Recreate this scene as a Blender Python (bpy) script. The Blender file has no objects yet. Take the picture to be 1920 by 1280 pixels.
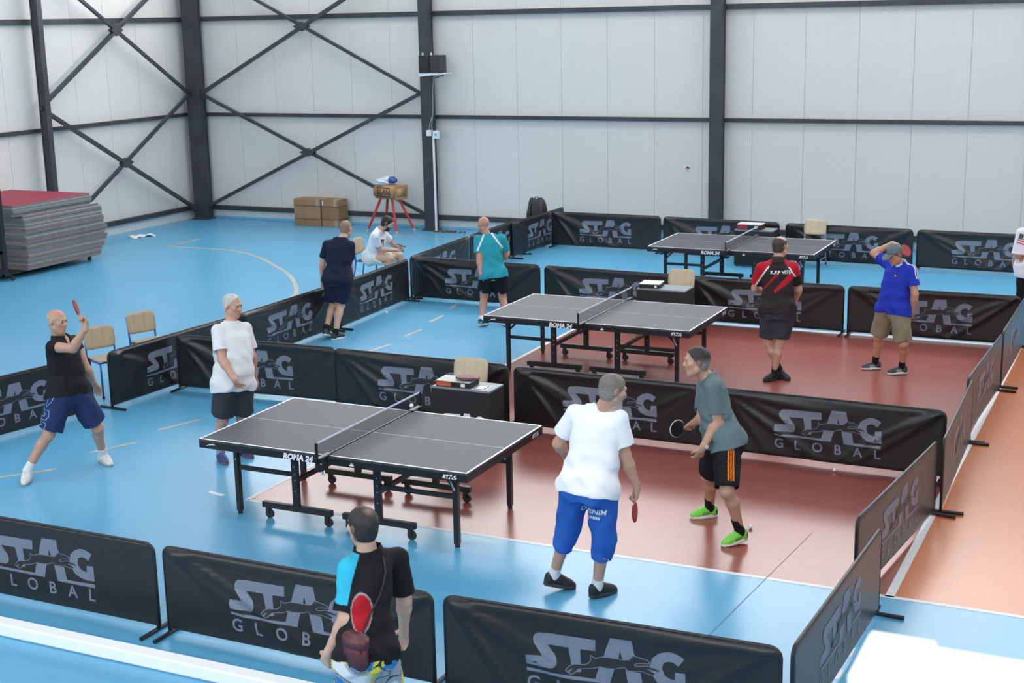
import bpy, bmesh, math, random
import numpy as np
from mathutils import Vector, Matrix
from mathutils.geometry import tessellate_polygon
from mathutils.bvhtree import BVHTree

PI = math.pi
scene = bpy.context.scene
COL = scene.collection

# ------------------------------------------------------------------ camera
cam_data = bpy.data.cameras.new('camera')
cam = bpy.data.objects.new('camera', cam_data)
COL.objects.link(cam)
YAW, PITCH, ROLL = 2.01770844, 0.225127207, -0.021513724
fwd = Vector((math.cos(YAW) * math.cos(PITCH), math.sin(YAW) * math.cos(PITCH), -math.sin(PITCH)))
rgt = Vector((math.sin(YAW), -math.cos(YAW), 0.0))
upv = rgt.cross(fwd)
r2 = math.cos(ROLL) * rgt + math.sin(ROLL) * upv
u2 = -math.sin(ROLL) * rgt + math.cos(ROLL) * upv
M = Matrix.Identity(4)
for i in range(3):
    M[i][0], M[i][1], M[i][2] = r2[i], u2[i], -fwd[i]
M.translation = Vector((7.912014, -9.876325, 4.425559))
cam.matrix_world = M
cam_data.sensor_width = 36.0
cam_data.lens = 2647.187 * 36.0 / 1920.0
cam_data.clip_end = 200
cam_data.dof.use_dof = True
cam_data.dof.focus_distance = 13.0
cam_data.dof.aperture_fstop = 5.0
scene.camera = cam

# ------------------------------------------------------------------ light, exposure
world = bpy.data.worlds.new('world')
scene.world = world
world.use_nodes = True
world.node_tree.nodes['Background'].inputs[0].default_value = (0.8, 0.9, 1.0, 1)
world.node_tree.nodes['Background'].inputs[1].default_value = 0.3
scene.view_settings.view_transform = 'Standard'
scene.view_settings.look = 'None'
scene.view_settings.gamma = 1.0
scene.view_settings.use_curve_mapping = False
scene.view_settings.exposure = -0.4
WINDOW_BACK, WINDOW_FRONT, SKYLIGHT = 9.5, 6.5, 5.5      # strengths of the daylit panes
DAY = (1.0, 0.985, 0.96, 1)
scene.cycles.max_bounces = 6
scene.cycles.diffuse_bounces = 4
scene.cycles.glossy_bounces = 3
scene.cycles.transmission_bounces = 2
scene.cycles.transparent_max_bounces = 8
scene.cycles.caustics_reflective = False
scene.cycles.caustics_refractive = False
scene.cycles.sample_clamp_indirect = 4.0

# ------------------------------------------------------------------ materials
def new_mat(name):
    m = bpy.data.materials.new(name)
    m.use_nodes = True
    return m, m.node_tree.nodes, m.node_tree.links, m.node_tree.nodes['Principled BSDF']

def mat(name, col, rough=0.5, metal=0.0, noise=0.0, nscale=20.0, bump=0.0, bscale=60.0, attr=False,
        sheen=0.0, spec=0.5, stretch=None, emit=0.0):
    m, N, L, b = new_mat(name)
    b.inputs['Base Color'].default_value = (*col, 1)
    b.inputs['Roughness'].default_value = rough
    b.inputs['Metallic'].default_value = metal
    b.inputs['Specular IOR Level'].default_value = spec
    if sheen:
        b.inputs['Sheen Weight'].default_value = sheen
        b.inputs['Sheen Roughness'].default_value = 0.5
    if emit:
        b.inputs['Emission Color'].default_value = (*col, 1)
        b.inputs['Emission Strength'].default_value = emit
    tc = N.new('ShaderNodeTexCoord')
    vec = tc.outputs['Object']
    if stretch:
        mp = N.new('ShaderNodeMapping')
        mp.inputs['Scale'].default_value = stretch
        L.new(vec, mp.inputs['Vector'])
        vec = mp.outputs['Vector']
    src = None
    if attr:
        at = N.new('ShaderNodeAttribute')
        at.attribute_name = 'Col'
        src = at.outputs['Color']
    if noise:
        nz = N.new('ShaderNodeTexNoise')
        nz.inputs['Scale'].default_value = nscale
        nz.inputs['Detail'].default_value = 5
        L.new(vec, nz.inputs['Vector'])
        mr = N.new('ShaderNodeMapRange')
        mr.inputs['From Min'].default_value = 0.3
        mr.inputs['From Max'].default_value = 0.7
        mr.inputs['To Min'].default_value = 1 - noise
        mr.inputs['To Max'].default_value = 1 + noise
        L.new(nz.outputs['Fac'], mr.inputs['Value'])
        mx = N.new('ShaderNodeMix')
        mx.data_type = 'RGBA'
        mx.blend_type = 'MULTIPLY'
        mx.inputs['Factor'].default_value = 1
        if src is not None:
            L.new(src, mx.inputs['A'])
        else:
            mx.inputs['A'].default_value = (*col, 1)
        L.new(mr.outputs['Result'], mx.inputs['B'])
        src = mx.outputs['Result']
    if src is not None:
        L.new(src, b.inputs['Base Color'])
    if bump:
        nb = N.new('ShaderNodeTexNoise')
        nb.inputs['Scale'].default_value = bscale
        nb.inputs['Detail'].default_value = 4
        L.new(vec, nb.inputs['Vector'])
        bp = N.new('ShaderNodeBump')
        bp.inputs['Strength'].default_value = bump
        bp.inputs['Distance'].default_value = 0.01
        L.new(nb.outputs['Fac'], bp.inputs['Height'])
        L.new(bp.outputs['Normal'], b.inputs['Normal'])
    return m

def floor_mat(name, col, rough):
    """sprayed resin sports floor: satin, slightly uneven gloss, faint scuffs"""
    m, N, L, b = new_mat(name)
    tc = N.new('ShaderNodeTexCoord')
    n1 = N.new('ShaderNodeTexNoise'); n1.inputs['Scale'].default_value = 0.7; n1.inputs['Detail'].default_value = 6
    n2 = N.new('ShaderNodeTexNoise'); n2.inputs['Scale'].default_value = 9.0; n2.inputs['Detail'].default_value = 8
    n2.inputs['Roughness'].default_value = 0.7
    L.new(tc.outputs['Object'], n1.inputs['Vector']); L.new(tc.outputs['Object'], n2.inputs['Vector'])
    ad = N.new('ShaderNodeMath'); ad.operation = 'ADD'
    L.new(n1.outputs['Fac'], ad.inputs[0]); L.new(n2.outputs['Fac'], ad.inputs[1])
    mr = N.new('ShaderNodeMapRange')
    mr.inputs['From Min'].default_value = 0.5; mr.inputs['From Max'].default_value = 1.5
    mr.inputs['To Min'].default_value = 0.9; mr.inputs['To Max'].default_value = 1.1
    L.new(ad.outputs[0], mr.inputs['Value'])
    mx = N.new('ShaderNodeMix'); mx.data_type = 'RGBA'; mx.blend_type = 'MULTIPLY'
    mx.inputs['Factor'].default_value = 1
    mx.inputs['A'].default_value = (*col, 1)
    L.new(mr.outputs['Result'], mx.inputs['B'])
    L.new(mx.outputs['Result'], b.inputs['Base Color'])
    b.inputs['Roughness'].default_value = rough
    b.inputs['Specular IOR Level'].default_value = 0.5
    return m

def wall_mat(name, col):
    """sandwich panel sheet: fine vertical micro ribs"""
    m, N, L, b = new_mat(name)
    tc = N.new('ShaderNodeTexCoord')
    sx = N.new('ShaderNodeSeparateXYZ')
    L.new(tc.outputs['Object'], sx.inputs[0])
    ml = N.new('ShaderNodeMath'); ml.operation = 'MULTIPLY'; ml.inputs[1].default_value = 2 * PI / 0.05
    L.new(sx.outputs['X'], ml.inputs[0])
    sn = N.new('ShaderNodeMath'); sn.operation = 'SINE'
    L.new(ml.outputs[0], sn.inputs[0])
    bp = N.new('ShaderNodeBump'); bp.inputs['Strength'].default_value = 0.22; bp.inputs['Distance'].default_value = 0.0025
    L.new(sn.outputs[0], bp.inputs['Height'])
    L.new(bp.outputs['Normal'], b.inputs['Normal'])
    nz = N.new('ShaderNodeTexNoise'); nz.inputs['Scale'].default_value = 0.8
    L.new(tc.outputs['Object'], nz.inputs['Vector'])
    mr = N.new('ShaderNodeMapRange'); mr.inputs['To Min'].default_value = 0.96; mr.inputs['To Max'].default_value = 1.03
    L.new(nz.outputs['Fac'], mr.inputs['Value'])
    mx = N.new('ShaderNodeMix'); mx.data_type = 'RGBA'; mx.blend_type = 'MULTIPLY'; mx.inputs['Factor'].default_value = 1
    mx.inputs['A'].default_value = (*col, 1)
    L.new(mr.outputs['Result'], mx.inputs['B'])
    L.new(mx.outputs['Result'], b.inputs['Base Color'])
    b.inputs['Roughness'].default_value = 0.55
    return m

MT = {}
MT['blue_floor'] = floor_mat('blue_floor_resin', (0.105, 0.375, 0.60), 0.29)
MT['red_floor'] = floor_mat('red_floor_resin', (0.29, 0.078, 0.062), 0.26)
MT['orange_floor'] = floor_mat('orange_floor_resin', (0.55, 0.165, 0.06), 0.27)
MT['white_line'] = mat('white_line_paint', (0.72, 0.73, 0.74), 0.4, noise=0.06)
MT['beige_line'] = mat('beige_line_paint', (0.40, 0.40, 0.35), 0.45, noise=0.25, nscale=12)
MT['wall'] = wall_mat('wall_sheet', (0.68, 0.665, 0.64))
MT['joint'] = mat('joint_grey', (0.5, 0.51, 0.51), 0.7)  # plain grey of the core sheet that shows in the gaps between wall panels
MT['floor_joint'] = mat('dark_floor_joint', (0.10, 0.13, 0.15), 0.6)
MT['ceiling'] = mat('ceiling_sheet', (0.7, 0.7, 0.7), 0.7)
MT['steel'] = mat('anthracite_steel', (0.038, 0.043, 0.05), 0.5, noise=0.25, nscale=3)
MT['plinth'] = mat('plinth_render', (0.66, 0.68, 0.68), 0.7, noise=0.08)
MT['blue_plinth'] = mat('light_blue_plinth', (0.16, 0.45, 0.68), 0.5)
MT['cloth'] = mat('black_barrier_fabric', (0.0105, 0.0105, 0.0112), 0.38, noise=0.2, nscale=40, bump=0.05, bscale=400, sheen=0.04, spec=0.5)
MT['tube'] = mat('black_tube', (0.012, 0.012, 0.013), 0.4)
MT['logo'] = mat('grey_blue_print', (0.175, 0.195, 0.255), 0.5, noise=0.08, nscale=60)
MT['logo_dark'] = mat('dark_print', (0.016, 0.016, 0.018), 0.45)
MT['tt_top'] = mat('table_top_anthracite', (0.042, 0.047, 0.056), 0.52, noise=0.05, nscale=30)
MT['tt_line'] = mat('table_line_white', (0.85, 0.86, 0.9), 0.4)
MT['black_paint'] = mat('black_powder_coat', (0.010, 0.010, 0.012), 0.38, noise=0.1)
MT['rubber'] = mat('black_rubber', (0.014, 0.014, 0.014), 0.6)
MT['chrome'] = mat('bright_screw', (0.6, 0.6, 0.62), 0.3, metal=0.8)
MT['white_print'] = mat('white_print', (0.8, 0.8, 0.82), 0.5)
MT['net_tape'] = mat('net_tape', (0.62, 0.66, 0.84), 0.6)
MT['red_lever'] = mat('red_lever', (0.45, 0.03, 0.05), 0.4)
MT['silver'] = mat('silver_metal', (0.45, 0.48, 0.5), 0.35, metal=0.5)
MT['ply'] = mat('beige_plywood', (0.54, 0.45, 0.315), 0.42, noise=0.06, nscale=6, stretch=(6, 1, 1))
MT['ply_dark'] = mat('beige_plywood_worn', (0.42, 0.335, 0.225), 0.45, noise=0.08, nscale=6, stretch=(6, 1, 1))
MT['blue_tube'] = mat('blue_chair_tube', (0.02, 0.10, 0.36), 0.35)
MT['grey_tube'] = mat('grey_chair_tube', (0.35, 0.37, 0.4), 0.35, metal=0.3)
MT['desk_top'] = mat('desk_top_grey', (0.22, 0.25, 0.28), 0.4)
MT['desk_black'] = mat('desk_black_cloth', (0.010, 0.010, 0.012), 0.6, noise=0.1)
MT['cardboard'] = mat('cardboard', (0.31, 0.185, 0.095), 0.75, noise=0.14, nscale=5)
MT['cardboard2'] = mat('cardboard_dark', (0.27, 0.15, 0.08), 0.75, noise=0.14, nscale=5)
MT['tape'] = mat('packing_tape', (0.35, 0.32, 0.24), 0.4)
MT['leather'] = mat('tan_leather', (0.42, 0.235, 0.10), 0.45, noise=0.2, nscale=8, bump=0.1)
MT['red_paint'] = mat('red_paint', (0.50, 0.025, 0.025), 0.35)
MT['dark_mark'] = mat('dark_mark', (0.05, 0.02, 0.012), 0.5)
MT['white_plastic'] = mat('white_plastic', (0.78, 0.79, 0.8), 0.4)
MT['white_rail'] = mat('white_rail_paint', (0.93, 0.94, 0.95), 0.45)
MT['bag_plastic'] = mat('pale_plastic_bag', (0.66, 0.74, 0.84), 0.35, bump=0.4, bscale=25)
MT['bag_blue'] = mat('blue_bag_print', (0.03, 0.10, 0.34), 0.4)
MT['mat_red'] = mat('crimson_mat_top', (0.30, 0.016, 0.055), 0.6, noise=0.1, nscale=3)
MT['mat_grey'] = mat('grey_mat_side', (0.186, 0.177, 0.174), 0.75, noise=0.12, nscale=10)
MT['mat_pink'] = mat('pinkish_grey_mat_side', (0.205, 0.155, 0.155), 0.75, noise=0.12, nscale=10)
MT['mat_green'] = mat('greenish_grey_mat_side', (0.155, 0.174, 0.164), 0.75, noise=0.12, nscale=10)
MT['mat_pale'] = mat('pale_mat_edge', (0.39, 0.383, 0.375), 0.7)
MT['ball'] = mat('white_ball', (0.85, 0.85, 0.84), 0.35)
MT['orange_print'] = mat('orange_print', (0.55, 0.10, 0.035), 0.5)
MT['maroon'] = mat('maroon_case', (0.10, 0.018, 0.03), 0.45)
MT['paper'] = mat('pale_card', (0.60, 0.58, 0.55), 0.6)
MT['bat_red'] = mat('red_bat_rubber', (0.34, 0.02, 0.025), 0.5)
MT['bat_black'] = mat('black_bat_rubber', (0.012, 0.012, 0.013), 0.5)
MT['bat_wood'] = mat('bat_wood', (0.5, 0.33, 0.17), 0.5)
MT['speaker'] = mat('speaker_black', (0.016, 0.016, 0.018), 0.5)
MT['speaker_side'] = mat('speaker_side', (0.03, 0.032, 0.035), 0.5)
MT['debris'] = mat('floor_debris', (0.16, 0.10, 0.07), 0.9)
MT['backpack'] = mat('backpack_black', (0.012, 0.012, 0.015), 0.55, bump=0.2, bscale=30)
MT['phone'] = mat('phone_black', (0.01, 0.01, 0.012), 0.25)
MT['skin'] = mat('skin', (0.6, 0.38, 0.28), 0.5, noise=0.06, nscale=30, attr=True)
MT['hair'] = mat('hair', (0.1, 0.1, 0.1), 0.6, noise=0.25, nscale=90, attr=True, bump=0.4, bscale=220)
MT['fabric'] = mat('clothing_fabric', (0.5, 0.5, 0.5), 0.8, noise=0.015, nscale=40, attr=True, bump=0.12, bscale=300, spec=0.2)
MT['shoe'] = mat('shoe_upper', (0.5, 0.5, 0.5), 0.55, noise=0.1, nscale=60, attr=True, bump=0.15, bscale=150)
MT['eye'] = mat('eye', (0.8, 0.8, 0.8), 0.2, attr=True)

def pane_mat(name, strength):
    m, N, L, b = new_mat(name)
    b.inputs['Base Color'].default_value = (0.8, 0.85, 0.9, 1)
    b.inputs['Roughness'].default_value = 0.4
    b.inputs['Emission Color'].default_value = DAY
    b.inputs['Emission Strength'].default_value = strength
    return m
MT['pane_back'] = pane_mat('daylit_pane_back', WINDOW_BACK)
MT['pane_front'] = pane_mat('daylit_pane_front', WINDOW_FRONT)
MT['pane_roof'] = pane_mat('daylit_pane_roof', SKYLIGHT)

# ------------------------------------------------------------------ helpers
def tag(o, label=None, cat=None, group=None, kind=None):
    if label: o['label'] = label
    if cat: o['category'] = cat
    if group: o['group'] = group
    if kind: o['kind'] = kind
    return o

def empty(name, loc=(0, 0, 0), rz=0.0):
    o = bpy.data.objects.new(name, None)
    o.empty_display_size = 0.1
    o.location = loc
    o.rotation_euler = (0, 0, rz)
    COL.objects.link(o)
    return o

def obj(name, me, parent=None, loc=None, mats=None):
    if mats:
        for m in (mats if isinstance(mats, (list, tuple)) else [mats]):
            me.materials.append(MT[m] if isinstance(m, str) else m)
    o = bpy.data.objects.new(name, me)
    COL.objects.link(o)
    if parent: o.parent = parent
    if loc is not None: o.location = loc
    return o

def copy_tree(o, parent=None):
    c = o.copy()
    COL.objects.link(c)
    if parent: c.parent = parent
    for ch in list(o.children):
        copy_tree(ch, c)
    return c

class MB:
    """collects simple shapes into one mesh"""
    def __init__(s): s.bm = bmesh.new(); s.mi = 0
    def _fin(s, geom):
        for f in s.bm.faces:
            if f.tag: continue
            f.tag = True; f.material_index = s.mi
        return s
    def box(s, x0, x1, y0, y1, z0, z1, m=None, bev=0.0):
        mt = Matrix.Translation(((x0 + x1) / 2, (y0 + y1) / 2, (z0 + z1) / 2)) @ Matrix.Diagonal((x1 - x0, y1 - y0, z1 - z0, 1))
        if m is not None: mt = m @ mt
        g = bmesh.ops.create_cube(s.bm, size=1, matrix=mt)
        if bev:
            es = list({e for v in g['verts'] for e in v.link_edges})
            bmesh.ops.bevel(s.bm, geom=es, offset=bev, segments=2, affect='EDGES', clamp_overlap=True)
        return s._fin(None)
    def bar(s, a, b, w, h, up=(0, 0, 1), bev=0.0):
        a, b = Vector(a), Vector(b)
        d = b - a; L = d.length; d.normalize()
        up = Vector(up)
        if abs(d.dot(up)) > 0.98: up = Vector((1, 0, 0))
        x = d; y = up.cross(x).normalized(); z = x.cross(y)
        m = Matrix.Identity(4)
        for i in range(3): m[i][0], m[i][1], m[i][2] = x[i], y[i], z[i]
        m.translation = (a + b) / 2
        return s.box(-L / 2, L / 2, -w / 2, w / 2, -h / 2, h / 2, m, bev)
    def cyl(s, a, b, r, r2=None, n=12, caps=True):
        a, b = Vector(a), Vector(b)
        d = b - a
        q = d.to_track_quat('Z', 'Y').to_matrix().to_4x4()
        q.translation = (a + b) / 2
        bmesh.ops.create_cone(s.bm, cap_ends=caps, segments=n, radius1=r, radius2=r if r2 is None else r2, depth=d.length, matrix=q)
        return s._fin(None)
    def sph(s, c, r, n=12, sc=(1, 1, 1)):
        m = Matrix.Translation(c) @ Matrix.Diagonal((*sc, 1))
        bmesh.ops.create_uvsphere(s.bm, u_segments=n, v_segments=max(6, n // 2 + 2), radius=r, matrix=m)
        return s._fin(None)
    def tube(s, pts, r, n=8):
        pts = [Vector(p) for p in pts]
        rings = []
        prev = None
        for i, p in enumerate(pts):
            t = (pts[min(i + 1, len(pts) - 1)] - pts[max(i - 1, 0)]).normalized()
            if prev is None:
                ref = Vector((0, 0, 1)) if abs(t.z) < 0.9 else Vector((1, 0, 0))
                x = t.cross(ref).normalized()
            else:
                x = (prev - t * prev.dot(t)).normalized()
            prev = x
            y = t.cross(x)
            rings.append([s.bm.verts.new(p + r * (math.cos(2 * PI * k / n) * x + math.sin(2 * PI * k / n) * y)) for k in range(n)])
        for i in range(len(rings) - 1):
            for k in range(n):
                s.bm.faces.new((rings[i][k], rings[i][(k + 1) % n], rings[i + 1][(k + 1) % n], rings[i + 1][k]))
        s.bm.faces.new(rings[0][::-1]); s.bm.faces.new(rings[-1])
        return s._fin(None)
    def poly(s, pts):
        s.bm.faces.new([s.bm.verts.new(p) for p in pts])
        return s._fin(None)
    def mesh(s, name, smooth=False):
        bmesh.ops.recalc_face_normals(s.bm, faces=s.bm.faces[:])
        me = bpy.data.meshes.new(name)
        s.bm.to_mesh(me); s.bm.free()
        if smooth:
            me.polygons.foreach_set('use_smooth', [True] * len(me.polygons))
        return me

def part(name, mb, mats, parent=None, loc=None, smooth=False):
    return obj(name, mb.mesh(name, smooth), parent, loc, mats)

_text_cache = {}
def text_mesh(s, size=1.0, bold=0.0, shear=0.0, extrude=0.0, spacing=1.0):
    """flat lettering mesh lying in XY, centred on its own middle"""
    key = (s, size, bold, shear, extrude, spacing)
    if key in _text_cache: return _text_cache[key]
    cu = bpy.data.curves.new('lettering', 'FONT')
    cu.body = s; cu.size = size; cu.offset = bold; cu.shear = shear; cu.extrude = extrude
    cu.space_character = spacing
    cu.align_x = 'CENTER'; cu.align_y = 'CENTER'; cu.resolution_u = 3
    o = bpy.data.objects.new('lettering', cu)
    COL.objects.link(o)
    dg = bpy.context.evaluated_depsgraph_get()
    me = bpy.data.meshes.new_from_object(o.evaluated_get(dg))
    bpy.data.objects.remove(o); bpy.data.curves.remove(cu)
    me.materials.clear()
    co = np.empty(len(me.vertices) * 3); me.vertices.foreach_get('co', co); co = co.reshape(-1, 3)
    c = (co.min(0) + co.max(0)) / 2; c[2] = 0
    me.vertices.foreach_set('co', (co - c).ravel())
    _text_cache[key] = me
    return me

def poly_mesh(bm, polys, y=0.0, mi=0):
    """polys: list of closed outlines [(x, z)...]; each triangulated in the plane y = const, facing -y"""
    for P in polys:
        P = [Vector((a, b, 0)) for a, b in P]
        tris = tessellate_polygon([P])
        vs = [bm.verts.new((p.x, y, p.y)) for p in P]
        for t in tris:
            try:
                f = bm.faces.new([vs[i] for i in t]); f.material_index = mi
            except ValueError:
                pass

# lettering is made first, while the scene is small
T_ROMA = text_mesh('ROMA 24', 0.074, 0.0038, 0.25, 0.0)
T_GLOBAL = [text_mesh(c, 0.138, 0.0022) for c in 'GLOBAL']
T_ITEMS = {k: text_mesh(k, *v) for k, v in {
    'K.P.P VITIA': (0.056, 0.0016), 'DENIM': (0.062, 0.001, 0.1), 'ELAN': (0.155, 0.003, 0.15)}.items()}
# ------------------------------------------------------------------ the hall
XL, XR, YB, YF, ZC = -13.1, 17.0, 16.95, -15.0, 9.0
RX0, RX1, RY0, RY1 = 0.07, 6.08, 0.56, 9.56         # red court; orange beyond RX1
def floor():
    xs = [XL - 0.3, RX0, RX1, 12.1, XR + 0.3]
    ys = [YF - 0.3, RY0, RY1, YB + 0.3]
    bm = bmesh.new()
    vs = [[bm.verts.new((x, y, 0)) for y in ys] for x in xs]
    for i in range(4):
        for j in range(3):
            f = bm.faces.new((vs[i][j], vs[i + 1][j], vs[i + 1][j + 1], vs[i][j + 1]))
            f.material_index = 0 if j != 1 or i in (0,) else (1 if i in (1, 3) else 2)
    me = bpy.data.meshes.new('floor'); bm.to_mesh(me); bm.free()
    o = obj('floor', me, None, None, ['blue_floor', 'red_floor', 'orange_floor'])
    return tag(o, 'pale blue resin sports floor with red and orange court zones', kind='structure')
FLOOR = floor()

def line_strip(pts, w, m, name='court_line'):
    """painted line along a polyline, part of the floor"""
    bm = bmesh.new()
    L = []; pts = [Vector((p[0], p[1], 0)) for p in pts]
    for i, p in enumerate(pts):
        t = (pts[min(i + 1, len(pts) - 1)] - pts[max(i - 1, 0)]).normalized()
        n = Vector((-t.y, t.x, 0)) * w / 2
        L.append((bm.verts.new((p + n) + Vector((0, 0, 0.0015))), bm.verts.new((p - n) + Vector((0, 0, 0.0015)))))
    for i in range(len(L) - 1):
        bm.faces.new((L[i][0], L[i][1], L[i + 1][1], L[i + 1][0]))
    bmesh.ops.recalc_face_normals(bm, faces=bm.faces[:])
    me = bpy.data.meshes.new(name); bm.to_mesh(me); bm.free()
    for p in me.polygons:
        if p.normal.z < 0: p.flip()
    return obj(name, me, FLOOR, None, m)
line_strip([(RX0, RY0), (16, RY0)], 0.05, 'white_line')
line_strip([(RX0, RY1 + 0.13), (3.7, RY1 + 0.055), (RX1, RY1 + 0.05), (16, RY1 + 0.05)], 0.09, 'white_line')
line_strip([(RX0, RY0), (RX0, RY1)], 0.05, 'white_line')
line_strip([(RX1 + 0.02, RY0), (RX1 + 0.02, RY1)], 0.07, 'white_line')
for y in (-1.25, -0.9, -0.53, -0.17, 0.2):
    line_strip([(6.03, y - 0.075), (6.03, y + 0.075)], 0.05, 'white_line', 'line_dash')
line_strip([(-0.42, 0.62), (-0.22, 0.58)], 0.05, 'white_line', 'line_dash')
for a, b in (((-2.75, 0.12), (-2.35, 0.62)), ((-2.42, 1.18), (-2.2, 1.68)), ((-2.28, 2.15), (-2.1, 2.68)), ((-2.15, 3.2), (-2.05, 3.7)),
             ((-2.04, 6.25), (-1.98, 6.8)), ((-2.04, 7.3), (-2.03, 7.8)), ((-2.16, 8.3), (-2.2, 8.82)), ((-2.33, 9.25), (-2.42, 9.7))):
    line_strip([a, b], 0.055, 'beige_line', 'line_dash')
arc = [(-10.85, 13.0), (-10.0, 13.02), (-9.16, 12.97), (-8.2, 12.45), (-7.25, 11.68), (-6.55, 11.05), (-5.98, 10.38), (-5.62, 9.9), (-5.36, 9.45), (-5.2, 8.9), (-5.15, 8.2)]
cr = []
for i in range(len(arc) - 1):
    p0, p1, p2, p3 = [Vector(arc[max(0, min(len(arc) - 1, k))]) for k in (i - 1, i, i + 1, i + 2)]
    for t in (0, 0.33, 0.66):
        cr.append(0.5 * ((2 * p1) + (p2 - p0) * t + (2 * p0 - 5 * p1 + 4 * p2 - p3) * t * t + (3 * p1 - p0 - 3 * p2 + p3) * t ** 3))
line_strip(cr, 0.075, 'beige_line')
line_strip([(-10.85, 13.0), (-10.88, 14.2)], 0.06, 'beige_line')
line_strip([(-10.3, 15.4), (-9.6, 15.75), (-6.5, 15.7), (-4.4, 15.5)], 0.04, 'beige_line')
# hairline joint in the floor screed
line_strip([(4.92, -2.0), (5.22, 1.7)], 0.006, 'floor_joint', 'floor_joint')

def wall(name, axis, pos, a0, a1, off, label):
    """core sheet + one child panel per 1 m cladding sheet, with recessed joints"""
    core = MB()
    t = 0.1
    if axis == 'y':
        s = 1 if pos > 0 else -1
        core.box(a0, a1, min(pos + s * 0.02, pos + s * (0.02 + t)), max(pos + s * 0.02, pos + s * (0.02 + t)), 0, ZC)
    else:
        s = 1 if pos > 0 else -1
        core.box(min(pos + s * 0.02, pos + s * (0.02 + t)), max(pos + s * 0.02, pos + s * (0.02 + t)), a0, a1, 0, ZC)
    w = tag(part(name, core, 'joint'), label, kind='structure')
    p = MB().box(0.002, 0.998, 0, 0.02, 0.2, ZC, bev=0.0025).mesh('panel')
    p.materials.append(MT['wall'])
    k = math.floor(a0 - off) + off
    while k < a1:
        o = obj('panel', p, w)
        if axis == 'y':
            o.location = (k, pos, 0) if s > 0 else (k + 1, pos, 0)
            o.rotation_euler = (0, 0, 0 if s > 0 else PI)
        else:
            o.location = (pos, k + (1 if s > 0 else 0), 0)
            o.rotation_euler = (0, 0, -PI / 2 if s > 0 else PI / 2)
        k += 1
    return w
W_BACK = wall('wall_back', 'y', YB, XL, XR, 0.3, 'back wall of pale ribbed cladding panels between steel columns')
W_LEFT = wall('wall_left', 'x', XL, YF, YB, 0.2, 'left wall of pale ribbed cladding panels')
W_RIGHT = wall('wall_right', 'x', XR, YF, YB, 0.2, 'right wall of pale cladding panels')
W_FRONT = wall('wall_front', 'y', YF, XL, XR, 0.3, 'front wall of pale cladding panels')
# plinth and pale blue strip at the foot of the two walls in view
tag(part('baseboard_back', MB().box(XL, XR, YB - 0.012, YB + 0.1, 0.05, 0.205), 'plinth'), 'white plinth band along foot of back wall', kind='structure')
tag(part('baseboard_left', MB().box(XL - 0.1, XL + 0.012, YF, YB, 0.0, 0.205), 'plinth'), 'white plinth band along foot of left wall', kind='structure')
tag(part('trim_1', MB().box(XL, XR, YB - 0.03, YB + 0.1, 0.0, 0.055, bev=0.004), 'blue_plinth'), 'light blue painted strip where back wall meets floor', kind='structure')
tag(part('ceiling', MB().box(XL - 0.3, XR + 0.3, YF - 0.3, YB + 0.3, ZC, ZC + 0.1), 'ceiling'), 'pale sheet ceiling of the hall', kind='structure')

# daylit strip windows and rooflights, all above the picture
def window(name, mb, m, label):
    return tag(part(name, mb, m), label, kind='structure')
window('window_1', MB().box(XL + 0.5, XR - 0.5, YB - 0.05, YB - 0.03, 6.0, 8.6), 'pane_back', 'daylit strip window high on back wall')
window('window_2', MB().box(XL + 0.5, XR - 0.5, YF + 0.03, YF + 0.05, 5.0, 8.6), 'pane_front', 'daylit strip window high on front wall')
for i, y in enumerate((-9.0, -1.0, 7.0, 13.0)):
    window('window_%d' % (i + 3), MB().box(XL + 1.5, XR - 1.5, y - 0.6, y + 0.6, ZC - 0.04, ZC - 0.02), 'pane_roof', 'daylit rooflight strip across the ceiling')

# steel frame: H columns, wall girts, cross braces with gusset plates
def column(x0, x1, y0, y1, label, axis='y'):
    """box column with flange plates standing proud"""
    mb = MB()
    f = 0.02
    if axis == 'y':
        mb.box(x0, x1, y0, y0 + f, 0, ZC, bev=0.004); mb.box(x0, x1, y1 - f, y1, 0, ZC)
        mb.box(x0 + 0.012, x1 - 0.012, y0 + f, y1 - f, 0, ZC)
        mb.box(x0 - 0.04, x1 + 0.04, y0 - 0.06, y1 + 0.04, 0, 0.02)
    else:
        mb.box(x1 - f, x1, y0, y1, 0, ZC, bev=0.004); mb.box(x0, x0 + f, y0, y1, 0, ZC)
        mb.box(x0 + f, x1 - f, y0 + 0.012, y1 - 0.012, 0, ZC)
        mb.box(x0, x1 + 0.06, y0 - 0.04, y1 + 0.04, 0, 0.02)
    return tag(part('steel_column', mb, 'steel'), label, kind='structure')
column(-6.80, -6.56, 16.60, 16.80, 'dark grey steel column beside the tan vaulting buck')
column(-0.46, -0.21, 16.60, 16.80, 'dark grey steel column behind the far row of barriers')
column(5.85, 6.10, 16.60, 16.80, 'dark grey steel column outside the picture on the right')
column(12.1, 12.35, 16.60, 16.80, 'dark grey steel column far along the back wall')
column(-12.93, -12.56, 16.60, 16.82, 'thick dark grey steel column in the corner of the hall')
column(-12.90, -12.72, 11.89, 12.03, 'dark grey steel column behind the mat stack', 'x')
column(-12.90, -12.72, 5.5, 5.68, 'dark grey steel column further along the left wall', 'x')
for z0, z1 in ((0.205, 0.305), (2.37, 2.445), (4.5, 4.6), (6.7, 6.8)):
    if z0 < 6:
        tag(part('wall_girt', MB().box(XL, XR, YB - 0.09, YB, z0, z1), 'steel'), 'dark grey horizontal steel girt on back wall', kind='structure')
    tag(part('wall_girt', MB().box(XL, XL + 0.09, YF, YB, z0, z1), 'steel'), 'dark grey horizontal steel girt on left wall', kind='structure')
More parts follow.
